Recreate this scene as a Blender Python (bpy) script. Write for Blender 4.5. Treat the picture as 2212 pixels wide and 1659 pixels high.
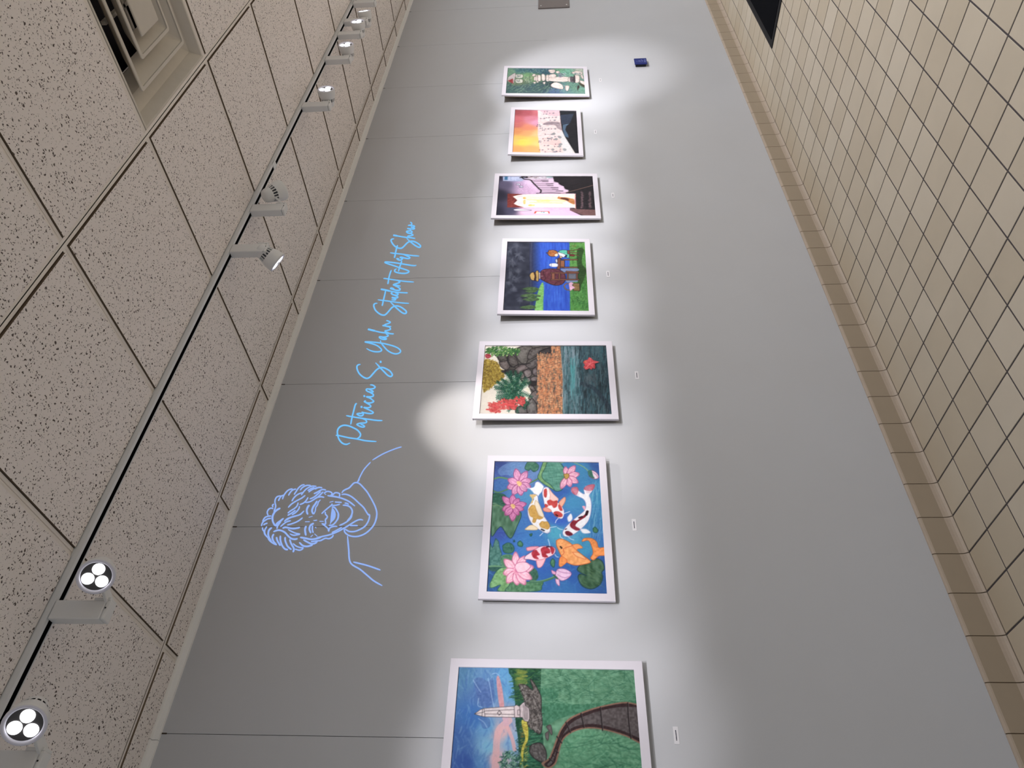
import bpy, bmesh, math, random
import numpy as np
from mathutils import Vector, Matrix
for o in list(bpy.data.objects): bpy.data.objects.remove(o)
C = bpy.context.scene.collection; SC = bpy.context.scene
# ================================================================ camera, world, lights, exposure
ARTGAIN = .93
# ---------------------------------------------------------------- camera numbers (recovered from tile, ceiling and seam lines)
IW, IH, FPX = 2212., 1659., 1565.
CAM = np.array([0., -2.4945, 1.5118])
def cam_rot(rx=.06325, ry=.01512, rz=.75565):
    c, s = math.cos(-rz), math.sin(-rz); Rz = np.array([[c, -s, 0], [s, c, 0], [0, 0, 1]])
    c, s = math.cos(rx), math.sin(rx); Rx = np.array([[1, 0, 0], [0, c, -s], [0, s, c]])
    c, s = math.cos(ry), math.sin(ry); Ry = np.array([[c, 0, s], [0, 1, 0], [-s, 0, c]])
    return Rz @ Rx @ Ry
CR = cam_rot()
def ray(P):
    P = np.atleast_2d(np.asarray(P, float))
    v = np.stack([-(P[:, 1] - IH / 2) / FPX, np.ones(len(P)), -(P[:, 0] - IW / 2) / FPX], 1)
    return v @ CR.T
def on_wall(P, y=0.):
    v = ray(P); t = (y - CAM[1]) / v[:, 1:2]; return CAM + t * v
# name: centre x, bottom z, outer w, outer h, lean of the top edge into the room
FR = dict(
    obelisk=(.764, 1.240, .505, .655, .010), koi=(1.5625, 1.3145, .658, .5, .016), pond=(2.350, 1.244, .503, .652, .016),
    picnic=(3.126, 1.3175, .655, .5, .020), stairs=(3.904, 1.2425, .500, .652, .025), sunset=(4.712, 1.320, .663, .5, .030),
    gorge=(5.492, 1.2455, .503, .652, .033))
BORD = .030
def frame_axes(k):
    cx, zb, w, h, ln = FR[k]
    a = math.asin(ln / h); up = np.array([0, -math.sin(a), math.cos(a)]); nrm = np.array([0, -math.cos(a), -math.sin(a)])
    return np.array([cx, -.030, zb]), up, nrm
def art_uv(k, P, depth=.006):
    o, up, n = frame_axes(k); cx, zb, w, h, ln = FR[k]
    o = o - n * depth
    v = ray(P); t = ((o - CAM) @ n) / (v @ n); X = CAM + t[:, None] * v - o
    iw, ih = w - 2 * BORD, h - 2 * BORD
    return np.stack([X[:, 0] / iw + .5, 1 - (X @ up - BORD) / ih], 1)
# ---------------------------------------------------------------- tiny painter: shapes are laid on a canvas that becomes the print's colour grid
def cat(P, closed, n=6):
    P = np.asarray(P, float); N = len(P)
    if N < 3: return P
    if closed: A = np.concatenate([P[-1:], P, P[:2]]); m = N
    else: A = np.concatenate([2 * P[:1] - P[1:2], P, 2 * P[-1:] - P[-2:-1]]); m = N - 1
    t = np.linspace(0, 1, n, endpoint=False)[:, None]; out = []
    for i in range(m):
        a, b, c, d = A[i], A[i + 1], A[i + 2], A[i + 3]
        out.append(.5 * (2 * b + (c - a) * t + (2 * a - 5 * b + 4 * c - d) * t ** 2 + (3 * b - a - 3 * c + d) * t ** 3))
    if not closed: out.append(P[-1:])
    return np.concatenate(out)
def vnoise(rng, h, w, sy, sx):
    gy, gx = int(h / sy) + 3, int(w / sx) + 3
    g = rng.random((gy, gx)); y = np.arange(h) / sy; x = np.arange(w) / sx
    yi, xi = y.astype(int), x.astype(int); fy, fx = (y - yi), (x - xi); fy = (fy * fy * (3 - 2 * fy))[:, None]; fx = (fx * fx * (3 - 2 * fx))[None]
    a = g[yi][:, xi]; b = g[yi][:, xi + 1]; c = g[yi + 1][:, xi]; d = g[yi + 1][:, xi + 1]
    return (a * (1 - fx) + b * fx) * (1 - fy) + (c * (1 - fx) + d * fx) * fy - .5
class Cv:
    def __init__(s, k, mw, mh, ox, oy, sc, seed=1):
        s.k, s.w, s.h, s.ox, s.oy, s.sc = k, mw * 2, mh * 2, ox, oy, sc
        s.a = np.zeros((s.h, s.w, 3)) + 128.; s.r = np.random.default_rng(seed)
        q = s.T([(0, 0), (100, 0)]); s.unit = np.linalg.norm(q[1] - q[0]) / 100
    def T(s, P):
        P = np.atleast_2d(np.asarray(P, float)) / s.sc + [s.ox, s.oy]
        return art_uv(s.k, P) * [s.w, s.h]
    def field(s, pts, pw=3.):
        q = s.T([p[:2] for p in pts]); c = np.array([p[2] for p in pts], float)
        Y, X = np.mgrid[0:s.h:4, 0:s.w:4].astype(float); num = 0; den = 0
        for (x, y), col in zip(q, c):
            wt = 1 / (((X - x) ** 2 + (Y - y) ** 2) / 400 + 1) ** (pw / 2); num = num + wt[..., None] * col; den = den + wt[..., None]
        s.a[:] = np.repeat(np.repeat(num / den, 4, 0), 4, 1)[:s.h, :s.w]
    def grain(s, amp, sy, sx, box=None, tint=(1, 1, 1)):
        n = vnoise(s.r, s.h, s.w, sy, sx) * .6 + vnoise(s.r, s.h, s.w, max(sy / 2.3, 1), max(sx / 2.3, 1)) * .4
        s.a += n[..., None] * amp * 2 * np.array(tint)
    def mask(s, Q):
        x0, y0 = np.floor(Q.min(0)).astype(int) - 1; x1, y1 = np.ceil(Q.max(0)).astype(int) + 2
        x0, y0, x1, y1 = max(x0, 0), max(y0, 0), min(x1, s.w), min(y1, s.h)
        if x1 <= x0 or y1 <= y0: return None
        X = np.arange(x0, x1) + .5; m = np.zeros((y1 - y0, x1 - x0), bool)
        for j in range(y0, y1):
            yy = j + .5; a, b = Q, np.roll(Q, -1, 0)
            hit = (a[:, 1] > yy) != (b[:, 1] > yy)
            if hit.any():
                xs = np.sort(a[hit, 0] + (yy - a[hit, 1]) * (b[hit, 0] - a[hit, 0]) / (b[hit, 1] - a[hit, 1]))
                m[j - y0] = np.searchsorted(xs, X) % 2 == 1
        return (slice(y0, y1), slice(x0, x1)), m
    def poly(s, P, col, a=1., sm=True, ol=None, ow=3, jit=0, streak=None):
        Q = s.T(cat(P, True) if sm else P)
        r = s.mask(Q)
        if r is None: return
        sl, m = r; f = (m * a)[..., None]; c = np.array(col, float)
        if jit:
            n = vnoise(s.r, m.shape[0], m.shape[1], *(streak or (7, 7))); c = c + n[..., None] * jit * 2
        s.a[sl] = s.a[sl] * (1 - f) + c * f
        if ol is not None: s.line(list(P) + [P[0]], ow, ol, sm=sm)
    def grad(s, P, c0, c1, p0, p1, sm=True, jit=0, a=1.):
        Q = s.T(cat(P, True) if sm else P); r = s.mask(Q)
        if r is None: return
        sl, m = r; A, B = s.T([p0, p1]); d = B - A
        Y, X = np.mgrid[sl[0], sl[1]]; t = np.clip(((X - A[0]) * d[0] + (Y - A[1]) * d[1]) / (d @ d), 0, 1)[..., None]
        c = np.array(c0, float) * (1 - t) + np.array(c1, float) * t
        if jit: c = c + vnoise(s.r, m.shape[0], m.shape[1], 6, 6)[..., None] * jit * 2
        f = (m * a)[..., None]; s.a[sl] = s.a[sl] * (1 - f) + c * f
    def line(s, P, wd, col, a=1., sm=True, taper=0):
        Q = s.T(cat(P, False, 5) if sm and len(P) > 2 else P); hw = max(wd * s.unit / 2, .55); c = np.array(col, float); n = len(Q)
        x0, y0 = np.floor(Q.min(0) - hw - 1).astype(int); x1, y1 = np.ceil(Q.max(0) + hw + 2).astype(int)
        x0, y0, x1, y1 = max(x0, 0), max(y0, 0), min(x1, s.w), min(y1, s.h)
        if x1 <= x0 or y1 <= y0: return
        D = np.full((y1 - y0, x1 - x0), 1e9)
        for i in range(n - 1):
            A, B = Q[i], Q[i + 1]; h = hw * (1 - taper * (i + .5) / (n - 1))
            u0, v0 = np.floor(np.minimum(A, B) - h - 1).astype(int); u1, v1 = np.ceil(np.maximum(A, B) + h + 2).astype(int)
            u0, v0, u1, v1 = max(u0, x0), max(v0, y0), min(u1, x1), min(v1, y1)
            if u1 <= u0 or v1 <= v0: continue
            Y, X = np.mgrid[v0:v1, u0:u1] + .5; d = B - A; L = max(d @ d, 1e-6)
            t = np.clip(((X - A[0]) * d[0] + (Y - A[1]) * d[1]) / L, 0, 1)
            dd = np.hypot(X - A[0] - t * d[0], Y - A[1] - t * d[1]) - h
            sub = D[v0 - y0:v1 - y0, u0 - x0:u1 - x0]; np.minimum(sub, dd, out=sub)
        f = (np.clip(.5 - D, 0, 1) * a)[..., None]; s.a[y0:y1, x0:x1] = s.a[y0:y1, x0:x1] * (1 - f) + c * f
    def strokes(s, box, n, ln, wd, cols, ang, aj=.3, a=.7):
        x0, y0, x1, y1 = box; r = s.r; cols = np.array(cols, float)
        for i in range(n):
            x, y = x0 + r.random() * (x1 - x0), y0 + r.random() * (y1 - y0); t = ang + r.normal() * aj; l = ln * (.5 + r.random())
            dx, dy = math.cos(t) * l / 2, math.sin(t) * l / 2; b = r.normal() * l * .08
            s.line([(x - dx, y - dy), (x + b * dy / l, y - b * dx / l), (x + dx, y + dy)], wd * (.6 + .8 * r.random()), cols[r.integers(len(cols))], a=a, sm=False)
    def pstrokes(s, P, n, ln, wd, cols, ang, aj=.3, a=.7, tries=6):
        """strokes whose centres fall inside a polygon"""
        P = np.asarray(cat(P, True, 4)); x0, y0 = P.min(0); x1, y1 = P.max(0); r = s.r; cols = np.array(cols, float); k = 0
        A, B = P, np.roll(P, -1, 0)
        for i in range(n * tries):
            if k >= n: break
            x, y = x0 + r.random() * (x1 - x0), y0 + r.random() * (y1 - y0)
            h = (A[:, 1] > y) != (B[:, 1] > y)
            if ((A[h, 0] + (y - A[h, 1]) * (B[h, 0] - A[h, 0]) / (B[h, 1] - A[h, 1])) < x).sum() % 2 == 0: continue
            k += 1; t = ang + r.normal() * aj; l = ln * (.5 + r.random()); dx, dy = math.cos(t) * l / 2, math.sin(t) * l / 2
            s.line([(x - dx, y - dy), (x + dx, y + dy)], wd * (.6 + .8 * r.random()), cols[r.integers(len(cols))], a=a, sm=False)
    def out(s):
        b = s.a.reshape(s.h // 2, 2, s.w // 2, 2, 3).mean((1, 3)); return np.clip(b, 0, 255)
cd = bpy.data.cameras.new('camera'); cam = bpy.data.objects.new('camera', cd); C.objects.link(cam); SC.camera = cam
cd.sensor_width = 36; cd.lens = FPX / IW * 36; cd.clip_start = .02
Rr, Ff, Uu = CR[:, 0], CR[:, 1], CR[:, 2]                      # the phone was held on its side: picture-left is up
Mc = Matrix(((-Uu[0], Rr[0], -Ff[0], CAM[0]), (-Uu[1], Rr[1], -Ff[1], CAM[1]), (-Uu[2], Rr[2], -Ff[2], CAM[2]), (0, 0, 0, 1)))
cam.matrix_world = Mc
vs = SC.view_settings; vs.view_transform = 'Standard'; vs.look = 'None'; vs.exposure = 0; vs.gamma = 1; vs.use_curve_mapping = False
W = bpy.data.worlds.new('world'); SC.world = W; W.use_nodes = True
W.node_tree.nodes['Background'].inputs[0].default_value = (.88, .94, 1., 1); W.node_tree.nodes['Background'].inputs[1].default_value = .31
def area(name, loc, rot, sx, sy, e, col=(1, 1, 1)):
    d = bpy.data.lights.new(name, 'AREA'); d.shape = 'RECTANGLE'; d.size = sx; d.size_y = sy; d.energy = e; d.color = col
    o = bpy.data.objects.new(name, d); C.objects.link(o); o.location = loc; o.rotation_euler = rot; return o
def spot(name, loc, aim, e, deg, blend=.6, size=.03, col=(1, 1, 1)):
    d = bpy.data.lights.new(name, 'SPOT'); d.energy = e; d.spot_size = math.radians(deg); d.spot_blend = blend; d.shadow_soft_size = size; d.color = col
    o = bpy.data.objects.new(name, d); C.objects.link(o); o.location = loc
    o.rotation_euler = (Vector(aim) - Vector(loc)).to_track_quat('-Z', 'Y').to_euler(); return o
# fluorescent troffers of the hall behind the photographer
for x, e in ((1.6, 23), (4.2, 58), (6.6, 86), (9.0, 72)): area('troffer_light', (x, -3.5, 2.84), (0, 0, 0), 1.1, .55, e, (.98, .985, 1.))
# unseen second-track spots, one per picture, extras added to brighten the gaps
SP = [  # x of lamp, x of aim, z of aim, watts, cone
    (.05, .74, 1.52, 105, 24), (.45, 1.16, 1.52, 85, 23), (.95, 1.56, 1.54, 100, 24), (2.1, 1.98, 1.54, 90, 23), (2.95, 2.38, 1.54, 90, 24), (2.9, 2.76, 1.54, 90, 23),
    (3.85, 3.14, 1.54, 105, 24), (3.6, 3.54, 1.54, 125, 23), (4.1, 3.92, 1.52, 115, 24), (4.3, 4.3, 1.50, 85, 23), (3.9, 4.72, 1.50, 120, 25), (4.9, 5.12, 1.46, 90, 24), (4.7, 5.62, 1.34, 185, 31)]
for x, ax, az, e, dg in SP: spot('unseen_wall_spot', (x, -2.45, 2.74), (ax, 0, az + .02), e * 1.5, dg - 2.5, .75, .05, (.985, .97, 1.))

# ================================================================ helpers
def lin(c): return tuple(((x / 255) / 12.92 if x / 255 <= .04045 else ((x / 255 + .055) / 1.055) ** 2.4) for x in c)
MATS = {}
def mat(name, col, rough=.5, spec=.5, metal=0, emit=None, es=1, grain=0, gscale=200, bump=0, bscale=300):
    if name in MATS: return MATS[name]
    m = bpy.data.materials.new(name); m.use_nodes = True; nt = m.node_tree; b = nt.nodes['Principled BSDF']; c = lin(col) + (1,)
    b.inputs['Base Color'].default_value = c; b.inputs['Roughness'].default_value = rough; b.inputs['Specular IOR Level'].default_value = spec; b.inputs['Metallic'].default_value = metal
    if emit: b.inputs['Emission Color'].default_value = lin(emit) + (1,); b.inputs['Emission Strength'].default_value = es
    if grain or bump:
        tc = nt.nodes.new('ShaderNodeTexCoord')
        n = nt.nodes.new('ShaderNodeTexNoise'); n.inputs['Scale'].default_value = gscale; n.inputs['Detail'].default_value = 4; nt.links.new(tc.outputs['Object'], n.inputs['Vector'])
        if grain:
            r = nt.nodes.new('ShaderNodeMapRange'); r.inputs['To Min'].default_value = 1 - grain; r.inputs['To Max'].default_value = 1 + grain; nt.links.new(n.outputs[0], r.inputs[0])
            mx = nt.nodes.new('ShaderNodeVectorMath'); mx.operation = 'SCALE'; mx.inputs[0].default_value = c[:3]; nt.links.new(r.outputs[0], mx.inputs['Scale']); nt.links.new(mx.outputs[0], b.inputs['Base Color'])
        if bump:
            n2 = nt.nodes.new('ShaderNodeTexNoise'); n2.inputs['Scale'].default_value = bscale; nt.links.new(tc.outputs['Object'], n2.inputs['Vector'])
            bp = nt.nodes.new('ShaderNodeBump'); bp.inputs['Strength'].default_value = bump; bp.inputs['Distance'].default_value = .001; nt.links.new(n2.outputs[0], bp.inputs['Height']); nt.links.new(bp.outputs[0], b.inputs['Normal'])
    MATS[name] = m; return m
class MB:
    """collects faces, links them as ONE mesh object"""
    def __init__(s): s.v = []; s.f = []; s.mi = []; s.sm = []
    def quadbox(s, x0, x1, y0, y1, z0, z1, mi=0, M=None):
        n = len(s.v); P = [(x, y, z) for z in (z0, z1) for y in (y0, y1) for x in (x0, x1)]
        if M is not None: P = [tuple(M @ Vector(p)) for p in P]
        s.v += P
        for q in ((0, 2, 3, 1), (4, 5, 7, 6), (0, 1, 5, 4), (2, 6, 7, 3), (0, 4, 6, 2), (1, 3, 7, 5)): s.f.append([n + i for i in q]); s.mi.append(mi); s.sm.append(False)
        return s
    def face(s, P, mi=0, sm=False): n = len(s.v); s.v += [tuple(p) for p in P]; s.f.append(list(range(n, n + len(P)))); s.mi.append(mi); s.sm.append(sm); return s
    def lathe(s, prof, seg=32, M=None, mis=None, sm=True, a0=0):
        """prof: list of (radius, z) revolved about local Z"""
        n = len(s.v)
        for r, z in prof:
            for i in range(seg):
                a = a0 + 2 * math.pi * i / seg; p = Vector((r * math.cos(a), r * math.sin(a), z)); s.v.append(tuple(M @ p) if M is not None else tuple(p))
        for j in range(len(prof) - 1):
            for i in range(seg):
                k = (i + 1) % seg; s.f.append([n + j * seg + i, n + j * seg + k, n + (j + 1) * seg + k, n + (j + 1) * seg + i]); s.mi.append(mis[j] if mis else 0); s.sm.append(sm)
        return s
    def prism(s, prof, x0, x1, mis=None, cap=True):
        """closed (y,z) outline swept along x"""
        n = len(s.v); m = len(prof)
        for x in (x0, x1): s.v += [(x, y, z) for y, z in prof]
        for i in range(m): k = (i + 1) % m; s.f.append([n + i, n + k, n + m + k, n + m + i]); s.mi.append(mis[i] if mis else 0); s.sm.append(False)
        if cap: s.f.append([n + i for i in range(m)][::-1]); s.f.append([n + m + i for i in range(m)]); s.mi += [0, 0]; s.sm += [False, False]
        return s
    def mesh(s, name, mats, fix=True):
        me = bpy.data.meshes.new(name); me.from_pydata(s.v, [], s.f)
        for m in (mats if isinstance(mats, (list, tuple)) else [mats]): me.materials.append(m)
        me.polygons.foreach_set('material_index', s.mi); me.polygons.foreach_set('use_smooth', s.sm)
        if not fix: return me
        bm = bmesh.new(); bm.from_mesh(me); bmesh.ops.recalc_face_normals(bm, faces=bm.faces); bm.to_mesh(me); bm.free(); me.update(); return me
    def obj(s, name, mats, parent=None, bevel=0, loc=None):
        o = bpy.data.objects.new(name, s.mesh(name, mats)); C.objects.link(o)
        if parent is not None: o.parent = parent
        if loc is not None: o.location = loc
        if bevel:
            b = o.modifiers.new('bevel', 'BEVEL'); b.width = bevel; b.segments = 2; b.limit_method = 'ANGLE'
        return o
def empty(name, loc=(0, 0, 0), **k):
    o = bpy.data.objects.new(name, None); C.objects.link(o); o.location = loc; o.empty_display_size = .05
    for a, b in k.items(): o[a] = b
    return o
def piece(name, me, parent, loc):
    o = bpy.data.objects.new(name, me); C.objects.link(o); o.parent = parent; o.location = loc; return o
rnd = random.Random(4)
XA, XB, YB, HC, HT, HB = -1.2, 10.4, -6.25, 2.8726, 2.851, .126
# ================================================================ materials of the room
def wall_mat():
    m = mat('painted_wall_panel', (194, 195, 201), .42, .35); nt = m.node_tree; b = nt.nodes['Principled BSDF']
    tc = nt.nodes.new('ShaderNodeTexCoord'); n = nt.nodes.new('ShaderNodeTexNoise'); n.inputs['Scale'].default_value = 1.6; n.inputs['Detail'].default_value = 5; n.inputs['Roughness'].default_value = .6
    nt.links.new(tc.outputs['Object'], n.inputs['Vector'])
    r = nt.nodes.new('ShaderNodeMixRGB'); r.inputs[1].default_value = lin((191, 191, 194)) + (1,); r.inputs[2].default_value = lin((196, 198, 204)) + (1,); nt.links.new(n.outputs[0], r.inputs[0]); nt.links.new(r.outputs[0], b.inputs['Base Color'])
    n2 = nt.nodes.new('ShaderNodeTexNoise'); n2.inputs['Scale'].default_value = 420; n2.inputs['Detail'].default_value = 3; nt.links.new(tc.outputs['Object'], n2.inputs['Vector'])
    bp = nt.nodes.new('ShaderNodeBump'); bp.inputs['Strength'].default_value = .12; bp.inputs['Distance'].default_value = .0006; nt.links.new(n2.outputs[0], bp.inputs['Height']); nt.links.new(bp.outputs[0], b.inputs['Normal']); return m
def ceiling_mat():
    m = mat('fissured_ceiling_tile', (196, 186, 180), .95, .1); nt = m.node_tree; b = nt.nodes['Principled BSDF']; L = nt.links.new
    g = nt.nodes.new('ShaderNodeNewGeometry'); mp = nt.nodes.new('ShaderNodeMapping'); L(g.outputs['Position'], mp.inputs[0])
    nd = nt.nodes.new('ShaderNodeTexNoise'); nd.inputs['Scale'].default_value = 90; nd.inputs['Detail'].default_value = 2; L(mp.outputs[0], nd.inputs['Vector'])
    dv = nt.nodes.new('ShaderNodeVectorMath'); dv.operation = 'MULTIPLY_ADD'; dv.inputs[1].default_value = (.016, .016, 0); L(nd.outputs['Color'], dv.inputs[0]); L(mp.outputs[0], dv.inputs[2])
    prev = None
    for sc, lo, hi in ((112, 0, .33), (190, 0, .30)):
        v = nt.nodes.new('ShaderNodeTexVoronoi'); v.inputs['Scale'].default_value = sc; L(dv.outputs[0], v.inputs['Vector'])
        sp = nt.nodes.new('ShaderNodeSeparateColor'); L(v.outputs['Color'], sp.inputs[0])
        th = nt.nodes.new('ShaderNodeMath'); th.operation = 'MULTIPLY'; th.inputs[1].default_value = hi; L(sp.outputs[0], th.inputs[0])   # hole size differs from cell to cell
        sb = nt.nodes.new('ShaderNodeMath'); sb.operation = 'SUBTRACT'; L(v.outputs['Distance'], sb.inputs[0]); L(th.outputs[0], sb.inputs[1])
        r = nt.nodes.new('ShaderNodeMapRange'); r.inputs['From Min'].default_value = -.02; r.inputs['From Max'].default_value = .05; L(sb.outputs[0], r.inputs[0])
        if prev is None: prev = r.outputs[0]
        else:
            mn = nt.nodes.new('ShaderNodeMath'); mn.operation = 'MINIMUM'; L(prev, mn.inputs[0]); L(r.outputs[0], mn.inputs[1]); prev = mn.outputs[0]
    mx = nt.nodes.new('ShaderNodeMixRGB'); mx.inputs[1].default_value = lin((98, 88, 84)) + (1,); mx.inputs[2].default_value = lin((240, 232, 228)) + (1,); L(prev, mx.inputs[0]); L(mx.outputs[0], b.inputs['Base Color'])
    bp = nt.nodes.new('ShaderNodeBump'); bp.inputs['Strength'].default_value = .5; bp.inputs['Distance'].default_value = .002; L(prev, bp.inputs['Height']); L(bp.outputs[0], b.inputs['Normal']); return m
def tile_mat():
    m = mat('quarry_tile', (176, 160, 134), .42, .4); nt = m.node_tree; b = nt.nodes['Principled BSDF']; L = nt.links.new
    g = nt.nodes.new('ShaderNodeNewGeometry'); oi = nt.nodes.new('ShaderNodeObjectInfo'); ad = nt.nodes.new('ShaderNodeMath'); ad.operation = 'ADD'; L(g.outputs['Random Per Island'], ad.inputs[0]); L(oi.outputs['Random'], ad.inputs[1])
    fr = nt.nodes.new('ShaderNodeMath'); fr.operation = 'FRACT'; L(ad.outputs[0], fr.inputs[0])
    rp = nt.nodes.new('ShaderNodeValToRGB'); e = rp.color_ramp.elements; e[0].color = lin((194, 181, 160)) + (1,); e[1].color = lin((205, 194, 176)) + (1,); L(fr.outputs[0], rp.inputs[0])
    n = nt.nodes.new('ShaderNodeTexNoise'); n.inputs['Scale'].default_value = 5; n.inputs['Detail'].default_value = 6; L(g.outputs['Position'], n.inputs['Vector'])
    mp = nt.nodes.new('ShaderNodeMapRange'); mp.inputs['To Min'].default_value = .93; mp.inputs['To Max'].default_value = 1.06; L(n.outputs[0], mp.inputs[0])
    sc = nt.nodes.new('ShaderNodeVectorMath'); sc.operation = 'SCALE'; L(rp.outputs[0], sc.inputs[0]); L(mp.outputs[0], sc.inputs['Scale']); L(sc.outputs[0], b.inputs['Base Color'])
    n2 = nt.nodes.new('ShaderNodeTexNoise'); n2.inputs['Scale'].default_value = 260; L(g.outputs['Position'], n2.inputs['Vector'])
    bp = nt.nodes.new('ShaderNodeBump'); bp.inputs['Strength'].default_value = .15; bp.inputs['Distance'].default_value = .0006; L(n2.outputs[0], bp.inputs['Height']); L(bp.outputs[0], b.inputs['Normal']); return m
M_wall, M_ceil, M_tile = wall_mat(), ceiling_mat(), tile_mat()
M_grout = mat('dark_floor_grout', (84, 80, 82), .9, .1, grain=.2, gscale=120); M_cove = mat('cove_tile_face', (162, 147, 128), .45, .4, grain=.05, gscale=9)
M_covel = mat('cove_tile_rounded_edge', (182, 166, 150), .5, .35, grain=.08, gscale=60); M_cgr = mat('cove_grout', (112, 96, 78), .9, .1)
M_grid = mat('white_ceiling_grid', (238, 230, 222), .5, .3); M_cedge = mat('shaded_raw_edge', (120, 104, 88), .95, .05); M_trim = mat('white_wall_angle', (246, 244, 242), .45, .35)  # ceiling tile edge: raw tan, darkened to carry the reveal's shade
M_back = mat('wall_backing', (96, 92, 90), .9, .1); M_white = mat('white_lacquered_metal', (222, 222, 222), .38, .45); M_black = mat('black_track_channel', (10, 10, 14), .6, .2)
# ================================================================ back wall
SEAM = [.769 + .8005 * i for i in range(-3, 13)]
wall = MB().quadbox(XA, XB, .006, .12, 0, HC + .25).obj('wall_back', M_back); wall['kind'] = 'structure'; wall['label'] = 'long pale wall the pictures hang on'
edges = [XA] + [x for x in SEAM if XA < x < XB] + [XB]
for a, b in zip(edges[:-1], edges[1:]):
    MB().quadbox(a, b, 0, .007, HB - .004, 1.56).quadbox(a + (.001 if a > XA else 0), b - .001, 0, .007, 1.56, HT + .012).obj('wall_panel', M_wall, wall)
for x in SEAM:
    if XA < x < 9: MB().quadbox(x - .0022, x + .0022, -.0012, .001, HT - .017, HT).obj('seam_notch', mat('dark_notch', (70, 60, 54), .8, .2), wall)
# ================================================================ wall angle under the ceiling
tr = empty('trim_1', kind='structure', label='pale metal wall angle where wall meets ceiling')
js = [XA, .745, 3.797, 6.85, XB]
for a, b in zip(js[:-1], js[1:]):
    MB().prism([(.004, HT), (-.011, HT), (-.012, HT + .001), (-.012, HC - .0015), (-.034, HC - .0015), (-.034, HC + .001), (.004, HC + .001)], a + .0008, b - .0008).obj('trim_segment', M_trim, tr)
# ================================================================ cove base
PT, X0F = .15837, 3.6567; GY = .0193
bb = MB().quadbox(XA, XB, -.0055, .006, -.01, HB - .003).obj('baseboard_back', M_cgr); bb['kind'] = 'structure'; bb['label'] = 'beige tile cove base along the foot of the wall'
prof = [(.004, HB), (-.003, HB), (-.0062, HB - .002), (-.0082, HB - .007), (-.0088, HB - .013), (-.0088, .030), (-.0098, .018), (-.0125, .009), (-.0160, .0035), (-GY + .001, .0005), (-GY + .001, -.008), (.004, -.008)]
cv = MB().prism(prof, -PT / 2 + .0016, PT / 2 - .0016, mis=[1, 1, 1, 1, 0, 1, 1, 1, 1, 0, 0, 0]).mesh('cove_tile', [M_cove, M_covel])
i0, i1 = int((X0F - XB) / PT) , int((X0F - XA) / PT)
for i in range(i0, i1): piece('cove_tile', cv, bb, (X0F - (i + .5) * PT, 0, 0))
# ================================================================ floor
fl = MB().quadbox(XA, XB, YB, .1, -.06, -.0022).obj('floor', M_grout); fl['kind'] = 'structure'; fl['label'] = 'beige square-tiled floor with dark joints'
def tile_bm(cx=0, cy=0, h=PT / 2 - .0035, b=.0012, mb=None):
    mb = mb or MB(); n = len(mb.v)
    for z, e in ((-.008, 0), (-b * .6, 0), (0, b)):
        mb.v += [(cx + sx * (h - e), cy + sy * (h - e), z) for sx, sy in ((-1, -1), (1, -1), (1, 1), (-1, 1))]
    for k in (0, 1):
        for j in range(4): mb.f.append([n + 4 * k + j, n + 4 * k + (j + 1) % 4, n + 4 * k + 4 + (j + 1) % 4, n + 4 * k + 4 + j]); mb.mi.append(0); mb.sm.append(False)
    mb.f.append([n + 8, n + 9, n + 10, n + 11]); mb.mi.append(0); mb.sm.append(False); return mb
tme = tile_bm().mesh('floor_tile', M_tile)
def to_px(P):
    v = (np.asarray(P, float) - CAM) @ CR; return np.stack([IW / 2 - FPX * v[:, 2] / v[:, 1], IH / 2 - FPX * v[:, 0] / v[:, 1]], 1), v[:, 1]
cand = []
for i in range(i0, i1):
    for j in range(int((-GY - YB) / PT)):
        x, y = X0F - (i + .5) * PT, -GY - (j + .5) * PT; h = PT / 2
        p, d = to_px([(x - h, y - h, 0), (x + h, y - h, 0), (x + h, y + h, 0), (x - h, y + h, 0)])
        vis = (d > .2).all() and p[:, 0].max() > 0 and p[:, 0].min() < IW and p[:, 1].max() > 0 and p[:, 1].min() < IH
        ar = abs(sum(p[k, 0] * p[(k + 1) % 4, 1] - p[(k + 1) % 4, 0] * p[k, 1] for k in range(4))) / 2 if vis else 0
        cand.append((ar, x, y))
cand.sort(reverse=True); rest = MB()
for n, (ar, x, y) in enumerate(cand):
    if n < 300 and ar > 0: piece('floor_tile', tme, fl, (x, y, rnd.uniform(-.0002, .0002)))
    else: tile_bm(x, y, mb=rest)
ro = rest.obj('floor_tile', M_tile, fl); ro['kind'] = 'stuff'
# black mat
mt = empty('floor_mat', (6.07, -.802, 0), label='black walk-off mat lying on the tiled floor by the wall, far end', category='mat')
MB().quadbox(-.905, .905, -.455, .455, 0, .006).obj('mat_border', mat('black_rubber', (16, 16, 20), .7, .3), mt, bevel=.002)
MB().quadbox(-.86, .86, -.41, .41, .004, .009).obj('mat_pile', mat('black_carpet_pile', (12, 13, 18), .95, .05, grain=.4, gscale=500, bump=.8, bscale=700), mt)
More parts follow.
